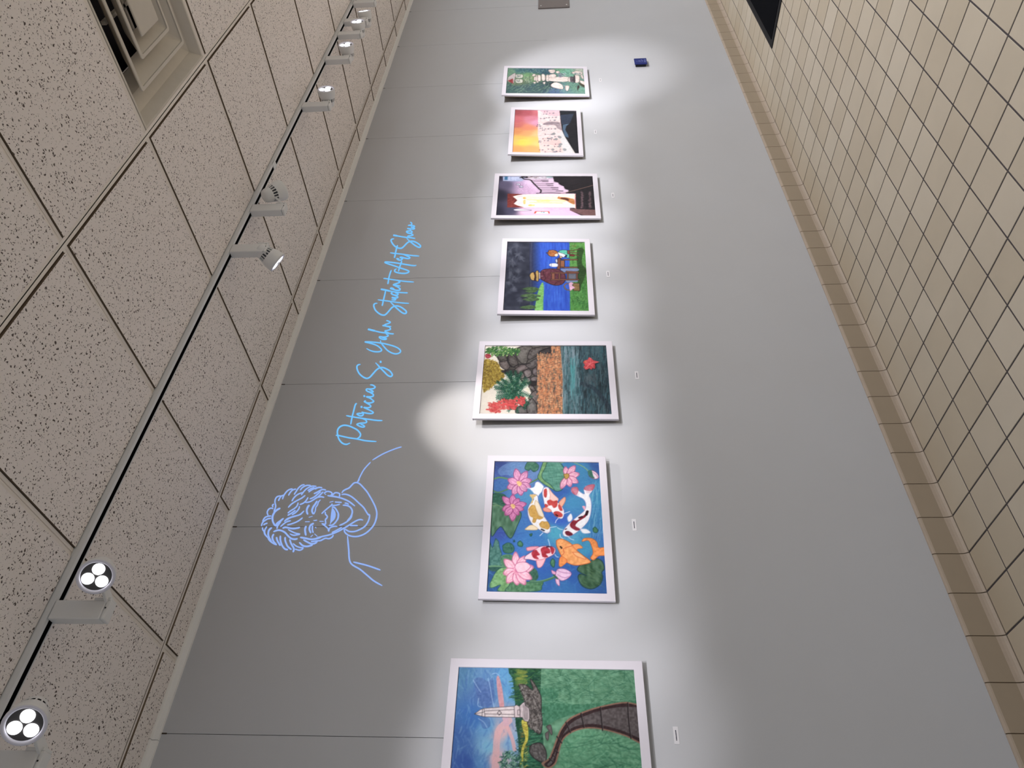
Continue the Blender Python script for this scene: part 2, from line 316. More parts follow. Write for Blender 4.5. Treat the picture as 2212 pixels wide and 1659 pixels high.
# ================================================================ ceiling
X0C, G = 1.0022, .6096; YR = [-.1494, -.759, -1.3731, -1.983, -2.5925, -3.202, -3.8117, -4.4213, -5.0309, -5.6405]
ce = MB().quadbox(XA, XB, YB, .1, HC + .16, HC + .2).obj('ceiling', mat('dark_plenum', (30, 28, 28), .95, .05)); ce['kind'] = 'structure'; ce['label'] = 'suspended ceiling of speckled square tiles in a pale grid'
ks = range(-3, 16); xs = [X0C + k * G for k in ks]; RW = .012
def ctile(w, h):
    e = .0024; mb = MB(); n = len(mb.v); w /= 2; h /= 2
    mb.face([(-w, -h, -.005), (-w, h, -.005), (w, h, -.005), (w, -h, -.005)], 0)
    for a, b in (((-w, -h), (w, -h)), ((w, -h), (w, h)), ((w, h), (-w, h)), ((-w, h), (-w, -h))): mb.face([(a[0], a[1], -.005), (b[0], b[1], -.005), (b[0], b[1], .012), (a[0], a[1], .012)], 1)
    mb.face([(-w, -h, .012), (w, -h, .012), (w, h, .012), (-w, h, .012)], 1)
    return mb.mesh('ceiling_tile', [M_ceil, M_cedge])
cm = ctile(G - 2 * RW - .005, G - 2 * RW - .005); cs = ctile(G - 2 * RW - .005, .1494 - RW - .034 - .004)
for a, b in zip(xs[:-1], xs[1:]):
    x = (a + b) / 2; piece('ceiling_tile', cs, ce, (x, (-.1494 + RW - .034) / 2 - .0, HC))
    for y0, y1 in zip(YR[:-1], YR[1:]):
        if abs(x - 2.5262) < .05 and abs((y0 + y1) / 2 + 1.678) < .05: continue
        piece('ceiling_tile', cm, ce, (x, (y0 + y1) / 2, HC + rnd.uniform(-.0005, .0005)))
for y in YR:
    MB().quadbox(XA, XB, y - RW, y + RW, HC, HC + .0012).quadbox(XA, XB, y - .0015, y + .0015, HC, HC + .03).obj('main_runner', M_grid, ce)
lst = YR[::-1] + [-.034]
xme = {}
for x in xs:
    for a, b in zip([YB] + YR[::-1], YR[::-1] + [-.034]):
        l = round(b - a - 2 * RW + (RW if b == -.034 else 0) - .0006, 4)
        if l not in xme: xme[l] = MB().quadbox(-RW, RW, -l / 2, l / 2, 0, .0012).quadbox(-.0015, .0015, -l / 2, l / 2, 0, .025).mesh('cross_runner', M_grid)
        piece('cross_runner', xme[l], ce, (x, a + RW + .0003 + l / 2, HC + .0002))
# ================================================================ ceiling air diffuser
vt = empty('air_diffuser', (2.5262, -1.678, HC), label='square louvred air vent in the speckled ceiling, nested pyramid blades', category='vent')
M_vent = mat('off_white_enamel', (206, 198, 186), .5, .35, grain=.05, gscale=30); M_vin = mat('dark_duct', (14, 12, 18), .8, .2)
def sq(mb, rings, mi=0, seg=6):
    """square loft through (half width, z, corner radius)"""
    L = []
    for h, z, r in rings:
        P = []
        for cx, cy, a in ((1, 1, 0), (-1, 1, 90), (-1, -1, 180), (1, -1, 270)):
            for k in range(seg + 1):
                t = math.radians(a + 90 * k / seg); P.append(((h - r) * cx + r * math.cos(t), (h - r) * cy + r * math.sin(t), z))
        L.append(P)
    n = len(mb.v); m = len(L[0])
    for P in L: mb.v += P
    for j in range(len(L) - 1):
        for i in range(m): k = (i + 1) % m; mb.f.append([n + j * m + i, n + j * m + k, n + (j + 1) * m + k, n + (j + 1) * m + i]); mb.mi.append(mi); mb.sm.append(False)
    return mb
sq(MB(), [(.2915, .002, .001), (.2915, -.0025, .001), (.283, -.0025, .001), (.281, .0, .001), (.259, .030, .001), (.215, .052, .004), (.17, .090, .01), (.165, .090, .01)]).obj('vent_frame', M_vent, vt)
duct = sq(MB(), [(.17, .089, .01), (.17, .15, .01)]); duct.face([(-.17, -.17, .15), (.17, -.17, .15), (.17, .17, .15), (-.17, .17, .15)]); duct.obj('duct', M_vin, vt)
for h, z0, up, z1 in ((.203, .006, .135, .062), (.128, .004, .075, .055)):
    sq(MB(), [(h - .012, z0 - .001, .008), (h, z0, .012), (h + .001, z0 + .003, .012), (h - .006, z0 + .006, .012), (up, z1, .02), (up - .002, z1, .02), (h - .012, z0 + .004, .008), (h - .012, z0 - .001, .008)]).obj('vent_blade', M_vent, vt)
pl = sq(MB(), [(.074, .006, .006), (.074, .002, .006), (.070, .0, .006)]); pl.face([(-.070, -.070, 0), (.070, -.070, 0), (.070, .070, 0), (-.070, .070, 0)]); pl.face([(-.074, -.074, .006), (.074, -.074, .006), (.074, .074, .006), (-.074, .074, .006)]); pl.obj('vent_centre_plate', M_vent, vt)
MB().quadbox(-.006, .006, -.15, .15, .06, .075).quadbox(-.15, .15, -.006, .006, .06, .075).obj('vent_bracket', M_vent, vt)
# ================================================================ lighting track
TY = -.756
tk = empty('light_track', (3.4, TY, HC), label='long white lighting track with a black slot running along the ceiling', category='track')
tb = MB()
tz = -.0215
tb.prism([(-.0165, -.0006), (.0165, -.0006), (.0165, tz), (.0125, tz), (.0125, tz + .0015), (.0145, tz + .0015), (.0145, -.003), (-.0145, -.003), (-.0145, tz + .0015), (-.0045, tz + .0015), (-.0045, tz), (-.0165, tz)], XA - 3.4 + .1, 8.6 - 3.4)
tb.obj('track_channel', M_white, tk)
MB().quadbox(XA - 3.3, 5.2, -.0145, .0145, -.006, -.003).quadbox(XA - 3.3, 5.2, -.0142, -.0138, -.018, -.004).quadbox(XA - 3.3, 5.2, .0138, .0142, -.0195, -.004).obj('track_slot', M_black, tk)
MB().quadbox(3.085 - 3.4, 3.125 - 3.4, -.0165, .0165, tz - .0012, tz + .002).obj('track_coupler', M_white, tk)
# ================================================================ track spotlights
M_lamp = mat('white_lamp_plastic', (226, 225, 224), .35, .5); M_rim = mat('pearl_lamp_bezel', (225, 222, 235), .3, .5); M_fin = mat('grey_heat_slots', (70, 72, 78), .6, .3); M_ref = mat('dark_lens_plate', (60, 56, 56), .35, .6)
M_led = mat('lit_lens', (255, 255, 255), .3, .5, emit=(250, 252, 255), es=2.6); M_scr = mat('black_screw', (20, 20, 20), .5, .4)
LR, LL = .0455, .098
def lamp(label, xhi, pxy, N, group='spotlights on the ceiling track', planeX=None, e=0, deg=30, aim=None, bcol=(1, 1, 1), arm=True, ctr=None):
    """xhi: far face of the adapter box. pxy: where the lamp's face is seen. N: direction it points"""
    t = empty('track_spotlight', (xhi - .027, TY, HC - .0215), label=label, category='spotlight', group=group); O = np.array([xhi - .027, TY, HC - .0215])
    if len(N) == 2:                                              # (share pointing at the photographer, picture direction)
        tc = CAM - O - np.array([.08, 0, -.08]); tc /= np.linalg.norm(tc); d = -N[1][0] * CR[:, 2] - N[1][1] * CR[:, 0]; d = d - d @ tc * tc; N = N[0] * tc + math.sqrt(1 - N[0] ** 2) * d / np.linalg.norm(d)
    N = np.array(N, float); N /= np.linalg.norm(N)
    bx = MB().quadbox(-.027, .027, -.0165, .0165, -.142, -.001); bx.obj('adapter_box', M_lamp, t, bevel=.004)
    MB().quadbox(-.0268, .0268, -.0168, .0168, -.153, -.1425).obj('box_end_cap', M_lamp, t, bevel=.004)
    MB().lathe([(0, 0), (.0022, 0), (.0022, .001), (0, .001)], 10, Matrix.Translation((.004, -.0175, -.147)) @ Matrix.Rotation(math.pi / 2, 4, 'X')).obj('screw', M_scr, t)
    if ctr is not None: F = np.array(ctr, float)
    else:
        px = planeX if planeX is not None else xhi + LR + .006 + N[0] * LL * .5
        v = ray([pxy])[0]; F = CAM + v * ((px - CAM[0]) / v[0])
    B = F - N * LL * .55                                        # middle of the head, where the arm grips it
    q = Vector(N).to_track_quat('Z', 'Y').to_matrix().to_4x4(); M = Matrix.Translation(Vector(F - O)) @ q
    hd = MB(); hd.lathe([(0, -LL), (.018, -LL), (.027, -LL + .006), (.0315, -LL + .018), (.0335, -LL + .034)], 36, M)
    hd.lathe([(.0385, -LL + .052), (.0435, -.030), (LR, -.008), (LR, 0), (LR - .0055, .0004), (LR - .0075, -.003)], 36, M)
    for k in range(18):
        a = 2 * math.pi * k / 18; r0, r1 = .0335, .0388
        c0, s0 = math.cos(a), math.sin(a); w = .0019; P = []
        for r, z in ((.030, -LL + .033), (r0, -LL + .033), (r1, -LL + .053), (.033, -LL + .053)):
            P.append((r, z))
        for sg in (-1, 1): hd.face([tuple(M @ Vector((r * c0 - sg * w * s0, r * s0 + sg * w * c0, z))) for r, z in P])
        hd.face([tuple(M @ Vector((r * c0 - sg * w * s0, r * s0 + sg * w * c0, z))) for r, z, sg in ((r0, -LL + .033, -1), (r0, -LL + .033, 1), (r1, -LL + .053, 1), (r1, -LL + .053, -1))])
    h = hd.obj('lamp_head', M_lamp, t)
    MB().lathe([(.030, -LL + .028), (.0312, -LL + .044), (.0352, -LL + .058)], 36, M).obj('heat_slots', M_fin, h)
    MB().lathe([(LR - .0005, .0002), (LR - .0035, .0018), (LR - .0075, .0008), (LR - .0095, -.004)], 48, M).obj('lamp_bezel', M_rim, h)
    MB().lathe([(LR - .009, -.004), (0, -.0042)], 36, M).obj('lens_plate', M_ref, h)
    for k in range(3):
        a = math.radians(100 + 120 * k); MB().lathe([(.0152, -.0038), (.0146, -.001), (.010, .0012), (0, .002)], 24, M @ Matrix.Translation((.0192 * math.cos(a), .0192 * math.sin(a), 0))).obj('lens', M_led, h)
    if arm:                                                     # bracket from the box end to the head
        a0 = Vector((.024, 0, -.142)); b0 = Vector(B - O); d = (b0 - a0); L = d.length; mm = Matrix.Translation(a0) @ d.to_track_quat('X', 'Z').to_matrix().to_4x4()
        MB().quadbox(.0, max(L - .028, .012), -.013, .013, -.0045, .0045, M=mm).obj('swivel_arm', M_lamp, t, bevel=.002)
        MB().quadbox(.026, .034, -.0165, .0165, -.150, -.105).obj('bracket_plate', M_lamp, t, bevel=.0015)
    if e: spot('lamp_beam', tuple(F + N * .004), tuple(F + np.array(aim if aim else N)), e, deg, .7, .03, bcol)
    return t
lamp('white track spotlight with three lit lenses, the nearest one', .491, (52, 1567), (.90, (-.5, .85)))
lamp('white track spotlight with three lit lenses facing the viewer, second nearest', .861, (207, 1246), (.95, (-.5, .85)))
lamp('white track spotlight tilted down towards the wall, its rim glowing, beside the handwriting start', 2.445, (600, 568), (-.27, .60, -.75), planeX=2.40, e=52, deg=33, bcol=(1., .93, .86))
lamp('white track spotlight turned away with slotted rounded back, next after the downward one', 2.743, (609, 410), (.78, .14, -.60), e=40, deg=34)
lamp('white track spotlight with white lit rim, first of the far row of upright ones', 3.722, (704, 192), (.05, -.995, -.05))
lamp('white track spotlight with white lit rim, second of the far row', 4.312, (747, 96), (.02, -.998, -.02))
lamp('white track spotlight overlapping the next one, third of the far row', 4.682, (772, 46), (.05, -.995, 0))
lamp('white track spotlight partly hidden behind a nearer one, fourth of the far row', 4.892, (786, 24), (.22, -.97, .06))
lamp('white track spotlight at the picture edge, last of the far row', 5.215, None, (.05, -.995, 0), ctr=(5.275, -.84, 2.765))
# ---------------------------------------------------------------- the seven prints
PI = math.pi
def lotus(c, cx, cy, R, rot, pet, cols=((245, 190, 210), (215, 120, 160), (150, 60, 110)), heart=True):
    """ring of pointed petals: list of (angle, length, width)"""
    for t, l, w in pet:
        t += rot; d = np.array([math.cos(t), math.sin(t)]); n = np.array([-d[1], d[0]]); o = np.array([cx, cy]); L = R * l; Wd = R * w
        P = [o, o + d * L * .3 + n * Wd * .8, o + d * L * .65 + n * Wd, o + d * L, o + d * L * .65 - n * Wd, o + d * L * .3 - n * Wd * .8]
        c.poly(P, cols[0], ol=cols[1], ow=7, jit=14)
        c.line([o + d * L * .2, o + d * L * .55 + n * Wd * .25, o + d * L * .95], 7, cols[1], a=.55, taper=.5)
        c.line([o + d * L * .6 - n * Wd * .5, o + d * L * .96], 7, cols[1], a=.6)
        c.line([o + d * L * .15 + n * Wd * .7, o + d * L * .65 + n * Wd, o + d * L], 3, cols[2], a=.8)
        c.line([o + d * L * .15 - n * Wd * .7, o + d * L * .65 - n * Wd, o + d * L], 3, cols[2], a=.8)
    if heart:
        c.poly([(cx - R * .2, cy - R * .1), (cx, cy - R * .2), (cx + R * .2, cy), (cx, cy + R * .2)], (240, 200, 130), jit=20)
def art_koi():
    c = Cv('koi', 330, 245, 1010, 960, 4.483, 3)
    c.field([(290, 200, (58, 78, 145)), (270, 330, (70, 95, 165)), (480, 210, (105, 145, 195)), (640, 300, (90, 125, 185)), (1100, 240, (55, 140, 185)), (1250, 180, (45, 90, 160)),
             (560, 500, (75, 150, 195)), (900, 470, (45, 100, 180)), (1000, 560, (60, 150, 195)), (1250, 500, (55, 150, 190)), (1280, 700, (50, 140, 190)), (500, 760, (60, 130, 200)),
             (330, 830, (60, 90, 180)), (700, 700, (50, 110, 200)), (880, 740, (45, 100, 200)), (850, 840, (70, 175, 200)), (650, 940, (50, 130, 200)), (1000, 900, (80, 170, 205)),
             (1300, 900, (45, 120, 190)), (1130, 980, (50, 155, 195)), (400, 1020, (40, 110, 200)), (520, 980, (60, 135, 205)), (700, 1150, (35, 100, 185)), (1000, 1250, (30, 95, 175)),
             (760, 1350, (35, 105, 180)), (900, 1390, (40, 115, 180)), (240, 1250, (40, 90, 150)), (1320, 1380, (35, 95, 165)), (1330, 1150, (35, 90, 165))], 4)
    B = [(40, 100, 190), (70, 150, 205), (90, 170, 210), (50, 120, 200), (35, 90, 175)]
    c.strokes((190, 150, 1360, 1440), 900, 60, 7, B, .3, .8, .22)
    c.strokes((1180, 380, 1340, 900), 90, 130, 5, [(120, 190, 215), (40, 115, 175), (150, 205, 225)], PI / 2 + .1, .08, .4)
    c.poly([(320, 300), (300, 240), (400, 180), (560, 175), (690, 220), (680, 330), (560, 400), (400, 300)], (110, 150, 198), .6, jit=14)
    c.poly([(285, 350), (380, 330), (400, 420), (330, 450), (260, 440), (255, 380)], (60, 120, 180), .7, jit=10)
    G, GD, GL = (75, 130, 105), (35, 80, 75), (125, 170, 110)
    # stems and pads
    c.line([(255, 335), (310, 320), (400, 335)], 16, (100, 150, 95)); c.line([(240, 445), (300, 465), (400, 430)], 15, (85, 135, 90))
    c.line([(600, 375), (660, 345), (700, 320)], 14, (90, 140, 85))
    c.poly([(555, 220), (580, 175), (640, 170), (685, 200), (680, 245), (640, 265), (610, 240), (590, 255), (560, 240)], G, ol=GD, ow=5, jit=18)
    c.poly([(770, 160), (860, 160), (915, 200), (940, 260), (935, 330), (900, 380), (920, 430), (870, 455), (820, 430), (770, 380), (710, 330), (690, 290), (730, 240), (750, 190)], (92, 155, 135), ol=GD, ow=6, jit=22, streak=(30, 6))
    c.strokes((740, 190, 900, 400), 60, 70, 4, [(130, 185, 160), (60, 120, 110)], 1.2, .2, .35)
    c.poly([(735, 160), (770, 160), (750, 230), (720, 290), (735, 340), (800, 390), (840, 440), (790, 415), (720, 370), (680, 320), (700, 260)], GL, ol=GD, ow=5, jit=14)
    c.line([(900, 180), (990, 168), (1080, 195), (1140, 230), (1180, 270)], 11, (110, 160, 130)); c.line([(900, 180), (990, 168), (1080, 195), (1140, 230), (1180, 270)], 4, (160, 195, 150))
    c.poly([(245, 480), (300, 475), (360, 490), (400, 560), (380, 620), (240, 600)], (50, 105, 85), ol=GD, ow=5, jit=16)
    c.poly([(235, 580), (330, 600), (430, 660), (500, 650), (520, 690), (480, 790), (430, 900), (390, 890), (330, 800), (290, 820), (230, 880)], (95, 140, 110), ol=GD, ow=6, jit=26, streak=(10, 24))
    c.poly([(270, 910), (300, 940), (310, 1000), (330, 1060), (320, 1180), (220, 1175), (215, 960), (240, 1000), (255, 960)], (80, 135, 125), ol=(40, 90, 100), ow=5, jit=22)
    c.line([(230, 590), (290, 590), (350, 610)], 9, (120, 160, 110))
    c.line([(205, 1180), (300, 1180), (420, 1195)], 16, (110, 160, 120)); c.poly([(205, 1190), (340, 1190), (330, 1220), (240, 1230)], (50, 100, 90), jit=10)
    c.poly([(330, 1080), (430, 1070), (450, 1170), (330, 1175)], (90, 145, 110), jit=20)
    c.poly([(340, 980), (380, 955), (420, 960), (450, 1000), (440, 1040), (400, 1055), (350, 1040)], (65, 125, 105), ol=(30, 90, 80), ow=6, jit=16)
    c.line([(400, 1000), (430, 1010), (415, 985)], 6, (30, 90, 80))
    c.poly([(215, 1350), (280, 1230), (360, 1190), (480, 1230), (480, 1310), (430, 1350), (380, 1420), (290, 1415), (320, 1360), (230, 1390)], (125, 175, 115), ol=(50, 105, 85), ow=5, jit=24)
    c.poly([(430, 1320), (560, 1330), (720, 1330), (720, 1370), (680, 1420), (380, 1425), (400, 1370)], (88, 140, 100), ol=(40, 90, 80), ow=5, jit=22)
    c.poly([(600, 1200), (650, 1200), (680, 1240), (680, 1300), (620, 1330), (560, 1250)], (60, 110, 90), jit=14)
    c.line([(610, 1330), (700, 1330), (790, 1305), (850, 1280)], 20, (75, 125, 95)); c.line([(610, 1322), (700, 1322), (790, 1297), (850, 1272)], 6, (120, 165, 125))
    for P in ([(450, 925), (458, 940), (445, 945)], [(485, 950), (510, 935), (535, 965), (525, 990), (490, 980)], [(600, 870), (625, 865), (615, 890)], [(1215, 815), (1235, 800), (1262, 830), (1250, 855), (1220, 845)], [(825, 1105), (845, 1130), (835, 1190), (805, 1160), (808, 1125)]):
        c.poly(P, (80, 140, 100), ol=(25, 85, 75), ow=6, jit=14)
    c.poly([(1190, 1130), (1240, 1105), (1300, 1130), (1325, 1200), (1300, 1240), (1310, 1290), (1280, 1360), (1200, 1400), (1110, 1370), (1070, 1290), (1090, 1255), (1150, 1270), (1065, 1220), (1090, 1170), (1150, 1150)], (68, 108, 78), ol=(25, 65, 75), ow=7, jit=26, streak=(12, 20))
    c.strokes((1100, 1180, 1290, 1370), 90, 60, 4, [(120, 150, 100), (50, 90, 70)], .5, .2, .35)
    # flowers
    lotus(c, 500, 380, 130, .2, [(-2.0, 1.15, .25), (-1.2, 1.1, .24), (-.5, .95, .24), (.1, .9, .24), (2.6, .95, .27), (3.3, .9, .25), (1.9, .95, .25), (1.2, .9, .24), (.6, .8, .22)], ((228, 165, 200), (190, 95, 150), (130, 50, 115)))
    lotus(c, 440, 600, 120, 0, [(-2.4, 1.15, .24), (-1.6, .95, .25), (-.9, .8, .22), (-.2, 1.1, .24), (.3, .9, .22), (2.8, .9, .28), (1.6, 1.2, .27), (2.3, .95, .27), (1.0, .85, .2)], ((222, 140, 190), (185, 80, 140), (130, 45, 115)))
    lotus(c, 960, 310, 120, 0, [(-1.7, .8, .2), (-.9, 1.1, .24), (-.2, 1.05, .24), (.5, 1.05, .25), (1.2, .9, .24), (2.0, 1.1, .22)], ((240, 185, 205), (205, 110, 155), (150, 60, 110)))
    c.poly([(930, 290), (975, 285), (980, 315), (950, 335)], (200, 160, 70), ol=(120, 90, 40), ow=5)
    c.poly([(1165, 260), (1200, 250), (1250, 275), (1270, 320), (1230, 335), (1180, 310)], (235, 215, 225), ol=(150, 60, 110), ow=5); c.poly([(1165, 260), (1200, 250), (1215, 300), (1230, 330), (1180, 310)], (60, 120, 100), jit=10)
    c.line([(1215, 270), (1250, 300), (1262, 325)], 5, (190, 90, 140))
    lotus(c, 470, 1220, 150, 0, [(-1.6, 1.2, .22), (-1.0, 1.1, .24), (-2.4, 1.05, .24), (-.2, 1.15, .28), (2.9, .85, .25), (2.2, 1.0, .25), (1.5, .95, .25), (1.0, 1.1, .24), (.5, 1.15, .25)], ((250, 200, 215), (225, 130, 165), (165, 70, 120)), False)
    c.poly([(455, 1190), (480, 1150), (560, 1140), (610, 1180), (560, 1230), (490, 1240)], (250, 205, 218), ol=(190, 90, 140), ow=5, jit=10)
    c.poly([(850, 1270), (870, 1210), (940, 1205), (1005, 1245), (980, 1290), (910, 1320)], (232, 195, 222), ol=(150, 80, 140), ow=5, jit=12)
    for q in ([(870, 1220), (920, 1240), (1000, 1248)], [(870, 1260), (930, 1290), (985, 1280)]): c.line(q, 5, (180, 110, 170))
    c.poly([(850, 1300), (885, 1310), (890, 1370), (860, 1345)], (235, 190, 215), ol=(160, 80, 140), ow=4); c.poly([(810, 1215), (850, 1235), (850, 1260), (820, 1250)], (235, 170, 200), ol=(160, 80, 140), ow=4)
    c.line([(835, 1265), (870, 1300)], 12, (50, 110, 70))
    # fish 1 (yellow patched)
    Wt, WS = (240, 238, 240), (170, 185, 215)
    c.poly([(640, 470), (600, 430), (560, 425), (640, 415), (660, 370), (690, 365), (735, 405), (725, 450), (690, 490), (680, 530), (640, 520)], Wt, ol=WS, ow=4, jit=8)
    c.poly([(600, 490), (640, 480), (680, 500), (690, 560), (735, 680), (760, 720), (800, 790), (795, 850), (760, 862), (700, 830), (640, 790), (595, 720), (580, 640), (600, 580), (640, 530)], Wt, ol=(90, 110, 170), ow=6, jit=8)
    c.poly([(555, 825), (600, 785), (640, 785), (680, 820), (640, 830)], (245, 225, 190), ol=(200, 160, 90), ow=4)
    c.poly([(660, 540), (690, 570), (720, 640), (740, 700), (700, 690), (670, 640), (650, 580)], (240, 225, 200), ol=(200, 170, 120), ow=4)
    Y = (215, 170, 75)
    c.poly([(590, 630), (620, 590), (650, 595), (665, 640), (690, 690), (730, 710), (700, 725), (670, 720), (655, 755), (630, 750), (635, 710), (605, 690)], Y, ol=(190, 140, 50), ow=4, jit=12)
    c.poly([(695, 770), (720, 745), (745, 750), (775, 750), (795, 790), (780, 820), (750, 815), (710, 800)], Y, ol=(190, 140, 50), ow=4, jit=12)
    c.poly([(600, 490), (640, 485), (670, 490), (640, 520), (630, 565), (610, 570), (625, 530)], (225, 190, 120), jit=10)
    c.line([(715, 822), (742, 835)], 12, (25, 30, 50)); c.line([(770, 850), (800, 848), (806, 820)], 5, (170, 175, 200))
    # fish 2 (red spots)
    c.poly([(735, 420), (780, 415), (820, 470), (880, 530), (870, 560), (900, 580), (935, 640), (930, 700), (905, 722), (860, 700), (820, 660), (800, 640), (750, 600), (735, 540), (722, 470)], Wt, ol=(90, 100, 170), ow=5, jit=8)
    c.poly([(790, 430), (830, 480), (880, 530), (840, 545), (800, 540), (800, 490)], (245, 205, 195), ol=(225, 140, 120), ow=4)
    c.poly([(885, 560), (940, 510), (945, 550), (905, 610)], (240, 180, 150), ol=(220, 120, 90), ow=5); c.poly([(730, 620), (760, 610), (810, 640), (790, 655), (740, 645)], (240, 160, 140), ol=(215, 110, 90), ow=5)
    Rd = (205, 62, 58)
    c.poly([(740, 440), (765, 430), (770, 480), (760, 515), (740, 500)], Rd, jit=12); c.poly([(770, 550), (800, 535), (830, 550), (870, 545), (865, 600), (835, 615), (815, 590), (785, 590)], Rd, jit=12)
    c.poly([(750, 575), (780, 590), (775, 605), (750, 605)], Rd); c.poly([(880, 580), (905, 600), (920, 640), (895, 640), (880, 610)], Rd, jit=12); c.poly([(835, 655), (880, 648), (918, 675), (915, 700), (880, 705), (845, 690)], Rd, jit=12)
    c.line([(855, 680), (872, 692)], 11, (40, 20, 30))
    # fish 3 (maroon)
    c.poly([(1190, 520), (1200, 580), (1195, 660), (1170, 740), (1120, 800), (1060, 850), (990, 890), (940, 890), (920, 860), (935, 820), (990, 760), (1060, 700), (1130, 640), (1145, 580), (1120, 530), (1060, 500), (1005, 460), (1010, 420), (1055, 415), (1080, 450), (1130, 480), (1125, 430), (1165, 395), (1230, 390), (1215, 440), (1180, 490)], Wt, ol=(120, 130, 190), ow=5, jit=8)
    c.poly([(1005, 425), (1055, 410), (1075, 440), (1055, 490), (1015, 470)], (195, 85, 110), .85, jit=16); c.poly([(1125, 430), (1165, 395), (1230, 388), (1215, 440), (1165, 450)], (190, 75, 100), .85, jit=16)
    for i in range(8): c.line([(1140 + i * 9, 400 + i * 2), (1150 + i * 5, 470)], 4, (225, 180, 200), .6); c.line([(1015 + i * 5, 430), (1050 + i * 4, 495)], 3, (225, 180, 200), .5)
    c.poly([(965, 710), (1000, 670), (1015, 720), (980, 750)], Wt, ol=WS, ow=4); c.poly([(1090, 820), (1150, 820), (1190, 855), (1120, 860)], Wt, ol=WS, ow=4); c.poly([(1110, 600), (1140, 600), (1135, 640)], (240, 170, 190))
    M = (150, 25, 50)
    c.poly([(990, 780), (1020, 735), (1060, 735), (1120, 690), (1150, 670), (1145, 700), (1100, 730), (1065, 755), (1045, 790), (1090, 820), (1060, 835), (1015, 815)], M, jit=14); c.line([(1160, 650), (1150, 680)], 24, (50, 15, 25)); c.line([(1080, 710), (1110, 700)], 16, (60, 15, 30))
    c.poly([(945, 845), (980, 840), (1020, 870), (990, 885), (955, 875)], (120, 20, 45), jit=10); c.line([(945, 822), (958, 818)], 9, (60, 20, 40))
    # fish 4 (red bands)
    c.poly([(560, 1080), (620, 1040), (700, 990), (800, 985), (850, 1010), (840, 1060), (770, 1100), (690, 1130), (600, 1115), (550, 1110)], (245, 215, 225), ol=(110, 60, 120), ow=5, jit=8)
    c.poly([(570, 1000), (620, 990), (690, 990), (640, 1020), (580, 1030)], (240, 165, 180), ol=(200, 90, 120), ow=5); c.poly([(665, 1120), (720, 1115), (755, 1105), (720, 1180), (680, 1190)], (245, 190, 200), ol=(215, 110, 130), ow=5)
    R2 = (185, 32, 55)
    for P in ([(620, 1050), (660, 1020), (680, 1040), (700, 1070), (670, 1080), (690, 1110), (640, 1100)], [(710, 1010), (750, 990), (790, 1010), (800, 1050), (760, 1060), (780, 1090), (730, 1090), (715, 1050)], [(800, 990), (840, 1010), (835, 1050), (815, 1060)]): c.poly(P, R2, jit=14)
    c.line([(765, 992), (800, 992)], 10, (40, 20, 45))
    # fish 5 (orange)
    O, OD = (242, 150, 62), (215, 95, 35)
    c.poly([(1190, 1100), (1215, 1050), (1200, 980), (1170, 930), (1110, 940), (1130, 910), (1200, 910), (1250, 945), (1270, 1000), (1335, 1000), (1335, 1070), (1270, 1080), (1220, 1120)], O, ol=OD, ow=5, jit=18)
    c.poly([(860, 930), (900, 915), (960, 935), (1010, 970), (1050, 1020), (1110, 1070), (1190, 1135), (1130, 1160), (1040, 1170), (960, 1140), (910, 1080), (880, 1020), (862, 975)], (246, 172, 95), ol=OD, ow=6, jit=16)
    c.poly([(885, 1170), (890, 1110), (915, 1085), (965, 1130), (905, 1185)], O, ol=OD, ow=4, jit=14); c.poly([(1010, 975), (1070, 965), (1115, 1000), (1070, 1010), (1050, 1020)], (245, 165, 90), ol=OD, ow=4)
    c.poly([(1015, 1045), (1080, 1050), (1150, 1110), (1100, 1100), (1050, 1080)], (248, 190, 125), ol=OD, ow=4); c.line([(905, 1080), (935, 1050), (930, 1010), (1020, 980)], 5, OD); c.line([(900, 990), (912, 1005)], 12, (30, 20, 30))
    for q in ([(800, 805), (830, 800), (860, 795)], [(700, 885), (715, 870), (730, 855)], [(850, 760), (860, 735), (880, 715)], [(930, 672), (960, 660), (990, 650)], [(870, 805), (895, 820), (920, 825)], [(970, 890), (1000, 915), (1030, 925)], [(895, 870), (900, 895), (925, 915)], [(780, 920), (790, 950), (798, 985)], [(845, 1065), (860, 1085), (880, 1092)]): c.line(q, 6, (225, 232, 245))
    c.grain(7, 3, 3)
    return c.out()
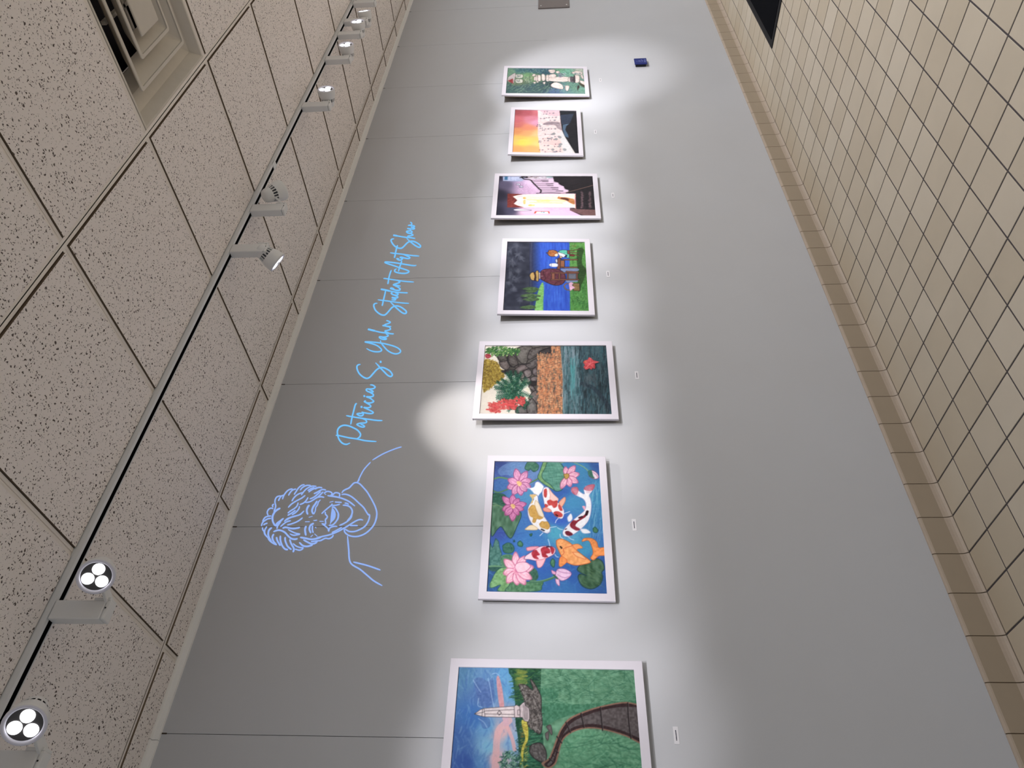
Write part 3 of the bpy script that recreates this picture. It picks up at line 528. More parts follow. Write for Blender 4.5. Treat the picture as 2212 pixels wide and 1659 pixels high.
def art_obelisk():
    c = Cv('obelisk', 290, 385, 950, 1400, 4.608, 5)
    c.field([(250, 260, (85, 140, 180)), (330, 700, (50, 115, 185)), (200, 900, (60, 110, 180)), (260, 1150, (45, 90, 170)), (450, 250, (100, 150, 195)), (450, 480, (75, 115, 175)), (470, 800, (95, 160, 205)), (480, 1000, (120, 185, 215)),
             (650, 250, (95, 165, 210)), (680, 450, (90, 160, 205)), (640, 640, (140, 160, 190)), (600, 850, (225, 180, 180)), (560, 1100, (230, 185, 190)), (700, 950, (130, 180, 215)), (400, 1150, (80, 140, 195)), (300, 1400, (60, 110, 180)), (550, 1400, (160, 180, 200)),
             (350, 1600, (80, 130, 185))], 4)
    c.strokes((100, 190, 780, 1900), 500, 70, 14, [(60, 115, 190), (120, 170, 215), (150, 190, 220), (45, 90, 175)], PI / 2, .5, .22)
    c.poly([(340, 330), (400, 290), (480, 330), (530, 300), (540, 480), (510, 570), (420, 580), (380, 500)], (80, 110, 170), .6, jit=16)
    c.poly([(400, 690), (490, 700), (500, 780), (430, 800)], (65, 105, 170), .6, jit=12)
    c.poly([(565, 300), (590, 285), (625, 420), (640, 600), (600, 600), (575, 450)], (225, 150, 150), .85, jit=12)
    c.line([(690, 720), (600, 800), (570, 900), (560, 1050), (545, 1300), (540, 1500)], 62, (226, 178, 180), .85); c.line([(640, 700), (680, 800), (720, 900), (745, 1010)], 34, (228, 175, 175), .85); c.line([(640, 620), (660, 750)], 50, (205, 170, 190), .6)
    for q in ([(480, 300), (500, 380), (520, 500), (540, 590)], [(335, 320), (370, 380), (410, 440)], [(385, 500), (380, 570), (420, 590)], [(520, 260), (560, 250), (600, 280)], [(385, 700), (440, 740), (470, 790)]): c.line(q, 6, (175, 205, 235), .8)
    # land
    c.poly([(680, 190), (690, 250), (725, 300), (745, 450), (750, 560), (755, 750), (780, 900), (790, 1050), (785, 1250), (780, 1900), (1040, 1900), (1040, 200)], (35, 90, 65), sm=False, jit=22, streak=(8, 8))
    c.strokes((735, 200, 1020, 520), 260, 70, 6, [(25, 75, 60), (55, 115, 60), (20, 60, 50), (75, 125, 60)], 0, .25, .7)
    c.strokes((860, 820, 1010, 1900), 420, 70, 6, [(40, 120, 90), (25, 85, 65), (90, 150, 110), (60, 140, 100)], 0, .3, .7)
    c.strokes((760, 700, 830, 1900), 200, 26, 6, [(30, 80, 60), (20, 65, 50)], 0, .5, .7)
    c.strokes((775, 215, 850, 370), 120, 60, 5, [(160, 165, 60), (120, 140, 60), (90, 130, 60)], 0, .2, .8)
    c.poly([(815, 720), (870, 740), (880, 900), (840, 1000), (830, 1150), (830, 1400), (830, 1900), (800, 1900), (800, 1400), (800, 1150), (815, 1000), (850, 900), (825, 800)], (205, 195, 60), jit=20)
    c.strokes((805, 740, 875, 1900), 200, 34, 4, [(150, 110, 40), (230, 220, 100), (120, 120, 40)], 0, .5, .7)
    # meadow
    c.poly([(1010, 195), (1960, 195), (2040, 1900), (1030, 1900), (1030, 900), (1000, 600)], (98, 152, 118), sm=False, jit=24, streak=(14, 14))
    c.poly([(1010, 400), (1180, 430), (1180, 520), (1400, 560), (1960, 520), (1960, 640), (1400, 660), (1200, 700), (1020, 760)], (62, 128, 96), .85, jit=22)
    c.strokes((1010, 200, 1950, 560), 420, 110, 6, [(78, 140, 106), (125, 175, 140), (56, 118, 88), (135, 182, 145)], .1, .5, .4)
    c.strokes((1100, 220, 1920, 520), 90, 120, 4, [(35, 100, 75), (50, 110, 80)], .2, .7, .6)
    c.poly([(1260, 830), (1450, 800), (1700, 870), (2020, 960), (2040, 1900), (1180, 1900), (1200, 1100)], (104, 168, 128), .8, jit=20)
    c.strokes((1230, 870, 2000, 1900), 700, 120, 8, [(56, 130, 92), (132, 190, 152), (72, 148, 110), (38, 102, 74)], .15, .5, .45)
    # rock island
    c.poly([(785, 365), (850, 365), (930, 420), (900, 310), (940, 350), (985, 430), (1010, 500), (1010, 620), (1020, 760), (1000, 850), (950, 830), (880, 770), (870, 700), (850, 560), (830, 480)], (112, 104, 100), ol=(50, 45, 45), ow=7, jit=30)
    c.pstrokes([(800, 375), (930, 420), (990, 470), (1010, 700), (990, 840), (900, 780), (860, 600)], 260, 46, 4, [(50, 45, 45), (165, 158, 152), (75, 68, 66)], 1.2, .8, .75)
    for P in ([(1060, 780), (1100, 765), (1118, 820), (1115, 865), (1090, 830)], [(1050, 850), (1080, 830), (1085, 870), (1075, 920), (1055, 890)]): c.poly(P, (110, 100, 100), ol=(60, 55, 55), ow=5, jit=14)
    c.poly([(895, 980), (940, 950), (1010, 950), (1055, 1020), (1060, 1100), (1040, 1140), (960, 1110), (900, 1050)], (100, 94, 92), ol=(45, 40, 42), ow=8, jit=30); c.pstrokes([(910, 990), (1000, 960), (1040, 1090), (950, 1080)], 60, 40, 5, [(140, 136, 134), (60, 55, 55)], 1.0, .6, .5)
    # obelisk
    S, SL = (222, 208, 208), (70, 60, 65)
    c.poly([(345, 655), (400, 615), (440, 600), (740, 578), (745, 690), (450, 684), (400, 675)], S, sm=False, ol=SL, ow=4, jit=12)
    for q in ([(440, 600), (450, 684)], [(425, 605), (420, 680)], [(455, 625), (740, 612)], [(450, 655), (740, 660)], [(345, 655), (430, 640), (450, 628)]): c.line(q, 4, SL, sm=False)
    c.line([(572, 645), (592, 622), (614, 645), (592, 668), (572, 645)], 5, SL, sm=False)
    c.poly([(740, 578), (765, 565), (800, 585), (800, 690), (760, 690), (745, 690)], (215, 198, 200), sm=False, ol=SL, ow=4)
    c.poly([(795, 575), (825, 545), (845, 535), (850, 570), (890, 600), (895, 700), (880, 735), (840, 725), (820, 690), (800, 690)], (205, 190, 192), sm=False, ol=SL, ow=5, jit=16)
    c.line([(775, 615), (800, 615), (800, 665), (775, 665), (775, 615)], 4, SL, sm=False)
    for i in range(6): c.line([(830 + i * 9, 560 + i * 8), (840 + i * 7, 715)], 3, SL, .7, sm=False)
    # path
    OUT = [(1970, 555), (1850, 535), (1700, 555), (1500, 605), (1300, 690), (1210, 790), (1160, 900), (1120, 1010), (1080, 1100), (1010, 1150), (1080, 1200), (1150, 1160), (1180, 1080), (1210, 960), (1260, 880), (1370, 820), (1500, 800), (1650, 820), (1850, 880), (2010, 960), (2200, 1030), (2200, 590)]
    c.poly(OUT, (150, 110, 90), jit=8); PA = np.array(OUT, float); cen = np.array([(1900, 720)])
    IN = [(1975, 570), (1850, 550), (1700, 570), (1500, 622), (1310, 705), (1222, 800), (1175, 905), (1135, 1015), (1095, 1105), (1040, 1155), (1080, 1185), (1140, 1145), (1165, 1070), (1198, 950), (1252, 868), (1365, 805), (1500, 786), (1650, 806), (1850, 864), (2010, 942), (2200, 1012), (2200, 600)]
    c.poly(IN, (58, 36, 38), jit=8)
    MID = [(1978, 590), (1850, 585), (1700, 600), (1510, 650), (1340, 725), (1260, 805), (1205, 905), (1160, 1010), (1110, 1110), (1070, 1160), (1090, 1172), (1125, 1130), (1150, 1060), (1185, 940), (1240, 850), (1350, 780), (1500, 755), (1650, 775), (1850, 835), (2005, 905), (2200, 980), (2200, 615)]
    c.poly(MID, (98, 88, 88), jit=18)
    for q in ([(1870, 545), (1880, 720), (1902, 900)], [(1598, 590), (1620, 820)], [(1405, 650), (1435, 790)], [(1255, 740), (1300, 840)], [(1165, 880), (1215, 945)], [(1140, 1010), (1180, 1040)], [(1120, 1060), (1150, 1085)], [(1090, 1100), (1130, 1130)]): c.line(q, 10, (38, 28, 30)); c.line([(p[0] + 8, p[1]) for p in q], 3, (130, 120, 118))
    # tree
    for i in range(300):
        t = c.r.random() * 2 * PI; r = 160 * math.sqrt(c.r.random()); x, y = 720 + r * math.cos(t) * .72, 1180 + r * math.sin(t)
        c.line([(x, y), (x - 16 + 10 * c.r.normal(), y + 14 * c.r.normal())], 9, [(45, 105, 85), (90, 150, 120), (30, 80, 70), (130, 175, 150)][c.r.integers(4)], .85)
    c.grain(6, 3, 3)
    return c.out()
def art_pond():
    c = Cv('pond', 205, 275, 1015, 725, 6.603, 7)
    c.a[:] = (235, 226, 212); c.grain(4, 8, 8)
    # yellow bush
    c.poly([(200, 370), (300, 360), (370, 370), (420, 420), (430, 470), (490, 500), (480, 560), (500, 580), (440, 640), (370, 680), (330, 720), (260, 760), (190, 790)], (178, 148, 40), jit=24)
    c.pstrokes([(200, 370), (370, 370), (430, 470), (490, 560), (370, 690), (190, 780)], 900, 26, 6, [(205, 178, 50), (150, 118, 30), (225, 200, 90), (120, 95, 30)], .6, .9, .85)
    # rocks
    c.poly([(350, 270), (520, 250), (700, 250), (640, 180), (720, 155), (1180, 150), (1180, 260), (980, 270), (960, 330), (960, 800), (970, 1100), (660, 1110), (650, 1040), (700, 1000), (830, 930), (880, 830), (830, 700), (700, 560), (560, 580), (440, 500), (500, 490), (410, 380), (420, 350)], (92, 86, 80), sm=False, jit=18)
    D = (38, 32, 34)
    R = [([(355, 270), (520, 260), (530, 350), (430, 365), (390, 310)], (84, 78, 72)), ([(420, 380), (540, 360), (570, 440), (520, 490), (440, 440)], (110, 98, 94)), ([(545, 290), (610, 270), (670, 340), (690, 440), (640, 460), (560, 400)], (88, 80, 76)),
         ([(640, 250), (720, 160), (880, 155), (860, 240), (800, 400), (720, 380), (670, 310)], (104, 98, 92)), ([(860, 200), (1000, 160), (1150, 160), (1010, 210), (940, 300), (840, 340), (820, 300)], (92, 84, 80)), ([(1010, 215), (1170, 165), (1175, 255), (990, 255)], (48, 42, 44)),
         ([(500, 500), (620, 480), (650, 540), (580, 575), (520, 540)], (96, 86, 84)), ([(640, 480), (740, 415), (850, 450), (760, 500), (690, 540)], (120, 106, 104)), ([(760, 510), (850, 480), (880, 560), (800, 600)], (124, 112, 110)), ([(820, 400), (950, 330), (960, 420), (870, 470), (800, 430)], (96, 88, 86)),
         ([(650, 560), (750, 530), (780, 590), (720, 620)], (128, 116, 110)), ([(720, 620), (850, 600), (860, 650), (780, 680)], (120, 108, 108)), ([(860, 600), (950, 580), (950, 650), (880, 650)], (112, 100, 98)), ([(890, 480), (950, 460), (955, 570), (900, 550)], (110, 98, 98)),
         ([(850, 700), (900, 720), (940, 790), (890, 780), (840, 730)], (105, 96, 94)), ([(830, 900), (880, 820), (950, 790), (960, 960), (900, 930)], (112, 100, 96)), ([(650, 1060), (720, 1010), (820, 1050), (830, 1108), (670, 1108)], (104, 98, 94)), ([(810, 1010), (880, 900), (940, 960), (970, 1060), (960, 1108), (830, 1108)], (112, 106, 102))]
    for P, col in R:
        c.poly(P, col, ol=D, ow=9, jit=20); m = np.mean(P, 0); Q = [tuple(m + (np.array(p) - m) * .5 - [4, 4]) for p in P]; c.poly(Q, tuple(x + 32 for x in col), .55, jit=14)
    c.poly([(440, 500), (560, 490), (640, 500), (600, 570), (520, 560)], D, .6); c.line([(530, 280), (540, 370), (600, 450), (700, 410), (860, 400)], 16, D, .8); c.line([(640, 545), (700, 560)], 26, D, .7); c.poly([(860, 650), (955, 655), (955, 710), (880, 720)], D, .8)
    c.poly([(950, 960), (1000, 1060), (1060, 1100), (960, 1108)], D, .8)
    # orange reflections
    c.poly([(1170, 150), (1300, 150), (1310, 380), (1330, 600), (1310, 800), (1340, 1150), (1070, 1150), (960, 1150), (955, 500), (980, 260), (1160, 260)], (96, 92, 84), sm=False, jit=18)
    for i in range(1500):
        x, y = 965 + c.r.random() * 360, 150 + c.r.random() * 980
        if x < 1165 and y < 265: continue
        l = 8 + 22 * c.r.random(); c.line([(x, y - l), (x + 4 * c.r.normal(), y + l)], 12 * (.5 + c.r.random()), [(222, 150, 96), (205, 130, 78), (232, 172, 120), (190, 120, 80)][c.r.integers(4)], .85)
    for i in range(700):
        x, y = 965 + c.r.random() * 370, 150 + c.r.random() * 950; c.line([(x - 10, y), (x + 12, y + 3 * c.r.normal())], 5, [(80, 84, 80), (60, 58, 62), (90, 75, 70)][c.r.integers(3)], .7)
    # water
    c.poly([(1290, 145), (1960, 140), (2100, 1160), (1340, 1160), (1325, 800), (1330, 560), (1310, 380)], (66, 92, 98), sm=False, jit=18)
    W1 = [(95, 140, 150), (120, 150, 158), (60, 110, 115), (40, 60, 66), (75, 120, 128), (140, 165, 172)]; W2 = [(38, 52, 58), (60, 92, 102), (30, 38, 44), (85, 112, 120), (50, 98, 108), (45, 70, 82)]
    c.strokes((1330, 150, 1600, 1130), 420, 130, 12, W1, PI / 2, .06, .5); c.strokes((1560, 145, 2050, 1130), 650, 110, 12, W2, PI / 2, .12, .6)
    c.strokes((1440, 350, 1500, 800), 40, 160, 10, [(70, 160, 160), (90, 170, 175)], PI / 2, .05, .5); c.strokes((1340, 160, 1500, 400), 40, 90, 8, [(150, 165, 175), (120, 140, 150)], PI / 2, .05, .6)
    c.line([(1600, 680), (1750, 740), (1870, 860), (2020, 1060)], 60, (36, 44, 58), .5); c.strokes((1620, 560, 1800, 720), 50, 60, 14, [(90, 105, 112), (70, 80, 88)], 1.1, .2, .5)
    c.line([(1315, 150), (1312, 380), (1332, 640), (1325, 900), (1345, 1100)], 12, (150, 165, 170), .6)
    # floating leaf
    L = [(1615, 380), (1640, 350), (1680, 345), (1700, 305), (1730, 320), (1760, 350), (1850, 375), (1780, 400), (1790, 450), (1780, 475), (1745, 460), (1740, 490), (1700, 465), (1680, 480), (1650, 485), (1620, 450), (1640, 420)]
    c.poly([(x + 10, y + 12) for x, y in L], (25, 38, 45), .7, sm=False); c.poly(L, (206, 66, 72), sm=False, jit=20)
    for q in ([(1640, 375), (1700, 400), (1760, 450)], [(1720, 320), (1715, 400), (1650, 460)], [(1830, 375), (1760, 380), (1700, 410)]): c.line(q, 9, (235, 125, 125), .8)
    c.line([(1640, 375), (1655, 372)], 14, (225, 140, 60))
    # green sprig at top edge
    for i in range(150):
        x = 240 + c.r.random() * 480; y = 150 + c.r.random() * (115 if x < 600 else 90) + (x > 620) * 15; t = 2.3 + c.r.normal() * .5; l = 42
        d = np.array([math.cos(t), math.sin(t)]) * l; n = np.array([-d[1], d[0]]) * .28
        c.poly([(x, y), tuple(np.array([x, y]) + d * .5 + n), tuple(np.array([x, y]) + d), tuple(np.array([x, y]) + d * .5 - n)], [(90, 150, 70), (130, 180, 90), (60, 115, 60), (170, 200, 120)][c.r.integers(4)], ol=(40, 80, 45), ow=4)
    c.poly([(222, 270), (270, 262), (300, 290), (290, 315), (250, 325), (222, 305)], (170, 40, 60), jit=20); c.strokes((225, 270, 300, 320), 14, 20, 5, [(215, 110, 120)], .5, .6, .8)
    # conifer
    for i in range(46):
        t = -2.6 + 5.2 * (i + .5) / 46 + .05 * c.r.normal(); L = 230 + 60 * c.r.random(); o = np.array([640., 790.]) + [20 * c.r.normal(), 40 * c.r.normal()]
        e = o + np.array([-math.cos(t) * L * 1.0, math.sin(t) * L * .95]); e[0] = min(e[0], 900); c.line([tuple(o), tuple(e)], 9, (25, 80, 60))
        d = (e - o) / np.linalg.norm(e - o); n = np.array([-d[1], d[0]])
        for k in range(9):
            p = o + (e - o) * (.25 + .75 * k / 8); l = 38 * (1.15 - .6 * k / 8)
            for sg in (-1, 1): c.line([tuple(p), tuple(p + d * l * .6 + n * sg * l * .8)], 10, [(30, 92, 68), (45, 115, 85), (22, 70, 55)][c.r.integers(3)], .95)
    c.strokes((480, 620, 860, 940), 170, 22, 5, [(190, 200, 190), (200, 205, 110), (110, 160, 130)], .9, .8, .5)
    # coral plant
    for i in range(210):
        u = c.r.random(); x = 300 + u * 500; y = 1100 - 130 * c.r.random() - 40 * (u > .3) - 40 * (u > .75); t = -2.6 + .5 * c.r.normal(); l = 50
        d = np.array([math.cos(t), math.sin(t)]) * l; n = np.array([-d[1], d[0]]) * .2; o = np.array([x, min(y, 1110)])
        c.poly([tuple(o), tuple(o + d * .5 + n), tuple(o + d), tuple(o + d * .5 - n)], [(225, 75, 70), (235, 110, 100), (240, 150, 130), (205, 55, 60)][c.r.integers(4)], ol=(190, 60, 60), ow=3)
    for q in ([(440, 930), (520, 980), (620, 990)], [(370, 962), (500, 990)], [(330, 990), (400, 1030)], [(240, 1052), (300, 1060)]): c.line(q, 18, (228, 80, 78), taper=-.6)
    c.grain(6, 3, 3)
    return c.out()
def art_picnic():
    c = Cv('picnic', 240, 178, 1065, 505, 8.733, 11); K = (28, 22, 26)
    c.poly([(100, 80), (760, 80), (760, 1500), (100, 1500)], (52, 55, 72), sm=False, jit=14, streak=(20, 20))
    for (x, y, rx, ry) in ((430, 220, 90, 70), (320, 330, 50, 60), (480, 400, 90, 60), (370, 520, 90, 90), (330, 760, 50, 110), (470, 700, 60, 60), (430, 850, 90, 90), (300, 920, 60, 50), (540, 470, 60, 50), (400, 1050, 70, 60), (500, 1250, 60, 60)):
        for i in range(26): c.line([(x + rx * c.r.normal() * .5, y + ry * c.r.normal() * .5), (x + rx * c.r.normal() * .5, y + ry * c.r.normal() * .5)], 26, [(92, 96, 112), (76, 80, 98), (108, 112, 126)][c.r.integers(3)], .22)
    c.grad([(690, 80), (960, 80), (960, 1500), (690, 1500)], (48, 52, 84), (22, 84, 198), (720, 500), (900, 500), sm=False, jit=6)
    c.poly([(930, 80), (1450, 80), (1460, 1500), (930, 1500)], (22, 84, 200), sm=False, jit=14, streak=(6, 40))
    c.strokes((900, 140, 1440, 1400), 260, 160, 12, [(45, 115, 225), (15, 65, 175), (70, 140, 230), (25, 90, 210)], PI / 2, .04, .3)
    c.line([(730, 140), (715, 400), (715, 700), (712, 1400)], 9, (95, 105, 130), .7)
    c.poly([(1440, 80), (1850, 80), (1900, 1500), (1455, 1500)], (88, 150, 68), sm=False, jit=24)
    c.strokes((1450, 150, 1730, 700), 150, 70, 16, [(120, 185, 85), (70, 125, 55), (95, 165, 75)], PI / 2, .6, .4); c.strokes((1470, 900, 1800, 1410), 200, 80, 18, [(70, 140, 65), (45, 105, 45), (90, 165, 75)], PI / 2, .6, .4)
    c.strokes((1480, 200, 1560, 260), 12, 16, 6, [(170, 150, 60), (190, 80, 60)], 0, 1, .8); c.strokes((1500, 1180, 1680, 1290), 14, 50, 7, [(30, 75, 35)], .5, .3, .8)
    c.poly([(790, 1500), (810, 1280), (850, 1090), (890, 980), (940, 915), (960, 1050), (950, 1250), (935, 1500)], (128, 190, 98), jit=18)
    for P in ([(560, 1045), (640, 1010), (760, 1005), (860, 1030), (850, 1060), (780, 1110), (660, 1110), (610, 1085), (650, 1070)], [(520, 1168), (620, 1135), (750, 1132), (890, 1160), (885, 1190), (800, 1185), (700, 1195), (560, 1190)], [(550, 1245), (640, 1210), (760, 1185), (850, 1215), (865, 1250), (760, 1270), (650, 1270), (610, 1252)], [(520, 1385), (640, 1355), (780, 1355), (790, 1410), (600, 1415)]):
        c.poly(P, (72, 102, 62), jit=18); c.pstrokes(P, 30, 60, 10, [(110, 140, 85), (50, 78, 48)], .1, .2, .5)
    # shadow on grass
    c.poly([(1590, 300), (1660, 262), (1720, 310), (1690, 400), (1680, 560), (1750, 660), (1760, 720), (1700, 900), (1660, 980), (1650, 1070), (1600, 1060), (1600, 700), (1580, 500)], (48, 84, 34), jit=10)
    BR = (150, 90, 66)
    # table
    c.poly([(1265, 500), (1350, 505), (1350, 650), (1265, 645)], (158, 98, 64), sm=False, ol=K, ow=9); c.poly([(1225, 455), (1275, 460), (1265, 680), (1210, 670)], (160, 92, 62), sm=False, ol=K, ow=10); c.line([(1248, 460), (1240, 672)], 6, K)
    for y0, y1 in ((480, 500), (625, 645)): c.poly([(1270, y0), (1600, y0 - 2), (1605, y1 - 2), (1355, y1)], BR, sm=False, ol=K, ow=8)
    # man
    c.poly([(1280, 670), (1400, 655), (1600, 655), (1600, 700), (1400, 720), (1330, 720)], (125, 140, 180), jit=10); c.poly([(1420, 740), (1580, 740), (1590, 850), (1430, 850)], (112, 116, 130), sm=False, jit=8); c.poly([(1360, 880), (1600, 880), (1600, 905), (1400, 920)], (125, 140, 180), sm=False)
    c.poly([(885, 780), (895, 720), (950, 675), (1060, 660), (1200, 662), (1290, 700), (1350, 750), (1370, 840), (1330, 930), (1250, 968), (1150, 970), (1040, 930), (960, 890), (900, 850)], (108, 50, 66), ol=K, ow=10, jit=12)
    for q in ([(945, 690), (960, 770), (1000, 830)], [(1000, 830), (960, 885)], [(1160, 960), (1200, 920), (1290, 880)], [(1110, 668), (1200, 700)]): c.line(q, 9, (48, 20, 30))
    c.line([(930, 690), (970, 700)], 26, (150, 80, 95), .6); c.line([(1020, 720), (1010, 780)], 22, (140, 75, 90), .5); c.line([(905, 800), (940, 800)], 9, (210, 190, 195))
    c.poly([(860, 730), (890, 735), (895, 850), (865, 850)], (200, 180, 190), sm=False, ol=K, ow=5); c.line([(868, 735), (880, 750)], 18, (240, 220, 190))
    c.poly([(845, 690), (862, 735), (862, 840), (852, 895), (815, 885), (800, 800), (800, 740), (815, 700)], (198, 160, 84), ol=K, ow=9, jit=10); c.poly([(690, 790), (710, 745), (765, 725), (800, 760), (800, 850), (765, 880), (715, 860)], (204, 166, 88), ol=K, ow=9, jit=10); c.poly([(762, 725), (800, 735), (815, 800), (808, 880), (770, 882), (785, 800)], (60, 34, 34))
    # chair
    for y in (740, 865): c.poly([(1085, y - 11), (1625, y - 11), (1625, y + 11), (1085, y + 11)], BR, sm=False, ol=K, ow=7)
    for x in (1105, 1240, 1395, 1570): c.poly([(x, 745), (x + (62 if x == 1105 else 28), 745), (x + (62 if x == 1105 else 28), 860), (x, 860)], BR, sm=False, ol=K, ow=7)
    c.poly([(1375, 700), (1620, 715), (1620, 735), (1375, 722)], BR, sm=False, ol=K, ow=6)
    # child
    c.poly([(1050, 310), (1150, 308), (1215, 340), (1215, 395), (1150, 430), (1080, 425), (1040, 395), (1030, 370), (1000, 360), (1040, 345)], (176, 104, 42), ol=K, ow=9, jit=18); c.poly([(1160, 400), (1215, 370), (1222, 410), (1190, 430)], (240, 215, 185)); c.line([(1125, 330), (1140, 355)], 7, (90, 50, 20))
    c.poly([(1235, 350), (1260, 315), (1350, 305), (1410, 325), (1440, 400), (1430, 455), (1380, 445), (1330, 400), (1290, 375)], (92, 196, 170), ol=K, ow=8, jit=14); c.poly([(1215, 345), (1245, 350), (1340, 380), (1370, 410), (1320, 445), (1260, 420), (1230, 380)], (222, 220, 232), ol=K, ow=7)
    c.poly([(1370, 400), (1400, 400), (1390, 440), (1350, 440)], (30, 40, 80)); c.poly([(1245, 430), (1280, 420), (1305, 440), (1280, 460)], (235, 195, 150), ol=K, ow=8)
    c.poly([(1400, 310), (1445, 315), (1445, 385), (1405, 380)], (140, 66, 54), sm=False, ol=K, ow=7); c.poly([(1440, 400), (1500, 380), (1535, 400), (1530, 425), (1450, 420)], (120, 44, 40), ol=K, ow=5)
    for q in ([(1445, 325), (1630, 290)], [(1450, 352), (1610, 360)], [(1450, 380), (1620, 412)]): c.line(q, 20, K, sm=False); c.line(q, 11, BR, sm=False)
    # jug, cup
    c.poly([(1055, 590), (1090, 560), (1210, 562), (1215, 618), (1100, 622)], (226, 226, 236), ol=(80, 90, 130), ow=6); c.line([(1100, 560), (1100, 620)], 6, (60, 60, 90)); c.poly([(1175, 500), (1190, 475), (1215, 490), (1215, 540), (1190, 545)], (205, 205, 220), ol=K, ow=6)
    # basket
    c.poly([(1500, 930), (1630, 935), (1640, 1075), (1520, 1075)], (142, 112, 62), sm=False, ol=K, ow=8, jit=14); c.line([(1450, 940), (1380, 945), (1345, 990), (1380, 1050), (1450, 1065)], 22, K); c.line([(1450, 940), (1380, 945), (1345, 990), (1380, 1050), (1450, 1065)], 13, (190, 140, 70))
    c.poly([(1430, 940), (1470, 915), (1515, 935), (1490, 970), (1545, 1020), (1500, 1040), (1460, 1075), (1440, 1010)], (228, 180, 205), ol=(170, 120, 150), ow=5, jit=12)
    c.grain(5, 3, 3)
    return c.out()
def art_stairs():
    c = Cv('stairs', 150, 200, 1055, 365, 8.848, 13)
    c.field([(200, 150, (45, 40, 62)), (180, 500, (40, 36, 56)), (170, 820, (36, 34, 54)), (350, 300, (92, 84, 112)), (500, 180, (150, 148, 185)), (420, 790, (70, 66, 92)), (600, 300, (190, 158, 192)), (700, 400, (208, 172, 205)), (800, 260, (225, 200, 225)), (700, 800, (230, 190, 215)), (1000, 800, (238, 190, 220)), (1400, 800, (232, 190, 220)), (900, 330, (222, 190, 218))], 4)
    c.strokes((560, 240, 950, 470), 60, 60, 5, [(228, 200, 228), (185, 150, 185)], .9, .1, .6); c.strokes((560, 240, 950, 470), 40, 60, 5, [(228, 200, 228)], -.7, .1, .6)
    c.strokes((850, 755, 1580, 850), 70, 50, 5, [(250, 220, 238), (205, 150, 195)], .6, .4, .6)
    K = (34, 26, 30)
    c.poly([(1160, 60), (2060, 60), (2100, 900), (1800, 900), (1560, 790), (1560, 745), (1660, 745), (1670, 470), (1480, 465), (1480, 400), (1430, 330), (1250, 240), (1240, 170)], (38, 30, 34), sm=False, jit=8)
    c.poly([(270, 60), (640, 60), (700, 180), (640, 235), (280, 230)], (168, 178, 208), sm=False, jit=10); c.poly([(310, 60), (368, 60), (368, 208), (310, 208)], (48, 110, 150), sm=False)
    for x in (400, 470, 520): c.line([(x, 120), (x, 215)], 7, (215, 220, 238), sm=False)
    c.poly([(440, 125), (600, 125), (600, 200), (440, 200)], (190, 196, 220), .6, sm=False)
    # stair window side
    c.poly([(700, 115), (1060, 115), (1180, 190), (900, 200), (760, 190)], (200, 190, 200), sm=False, jit=30); c.line([(740, 130), (900, 130), (760, 170)], 14, (95, 60, 50)); c.line([(880, 175), (1030, 120)], 10, (110, 70, 60)); c.poly([(1060, 115), (1240, 115), (1225, 175), (1120, 165)], (150, 180, 178), sm=False)
    for x in (950, 985, 1010): c.line([(x, 120), (x - 10, 175)], 8, (235, 230, 240), sm=False)
    # balusters
    c.poly([(760, 195), (1250, 200), (1250, 240), (1335, 260), (1335, 310), (1440, 330), (1440, 380), (1525, 400), (1525, 440), (1380, 450), (990, 460), (990, 400), (840, 240)], (218, 190, 214), sm=False)
    ys = (215, 240, 286, 318, 356, 388, 420)
    for i, y in enumerate(ys):
        x1 = 1250 + (i // 2) * 95; x0 = 830 + i * 30; c.line([(x0, y), (x1 - 200, y)], 9, (52, 34, 44), sm=False); c.line([(x1 - 240 + (i % 2) * 25, y), (x1 - 110, y)], 19, (44, 28, 40)); c.line([(x1 - 150, y - 12), (x1, y - 12)], 10, (240, 222, 238), sm=False); c.line([(x1 - 90, y + 6), (x1, y + 6)], 8, (236, 215, 232), sm=False)
    for x0, x1, y0, y1 in ((1250, 1340, 205, 250), (1340, 1440, 310, 325), (1440, 1530, 385, 400)): pass
    c.line([(605, 168), (640, 165), (690, 195), (800, 210), (860, 270), (960, 370), (1005, 410), (995, 455)], 26, K); c.line([(640, 150), (740, 165), (700, 120)], 30, K); c.line([(920, 465), (1000, 460), (1200, 455), (1380, 462)], 18, K)
    c.line([(2005, 310), (1700, 395), (1440, 460), (1380, 465)], 12, (150, 110, 95), sm=False)
    c.strokes((1300, 130, 1900, 300), 25, 200, 6, [(50, 44, 52), (58, 40, 42)], -.2, .1, .5)
    for (x, w) in ((1790, 34), (1940, 40)):
        for i in range(26): y = 430 + i * 12; c.line([(x + 8 * c.r.normal(), y), (x + 8 * c.r.normal(), y + 14)], w * (.6 + .5 * c.r.random()), [(98, 78, 84), (120, 92, 98), (82, 60, 66)][c.r.integers(3)], .8)
    c.poly([(1560, 750), (1670, 765), (2080, 780), (2090, 900), (1850, 900), (1570, 795)], (122, 84, 84), sm=False, jit=8)
    # glass door
    c.poly([(365, 470), (660, 480), (560, 500), (465, 525), (550, 600), (480, 665), (560, 700), (680, 735), (360, 735)], (128, 44, 36), sm=False, jit=14); c.line([(460, 600), (500, 560), (530, 600), (490, 640)], 12, (90, 26, 26))
    c.poly([(465, 525), (560, 500), (700, 485), (1100, 480), (1480, 480), (1665, 475), (1665, 560), (1630, 580), (1665, 690), (1670, 760), (1640, 745), (700, 738), (560, 700), (485, 665), (555, 600)], (246, 224, 214), sm=False, jit=10)
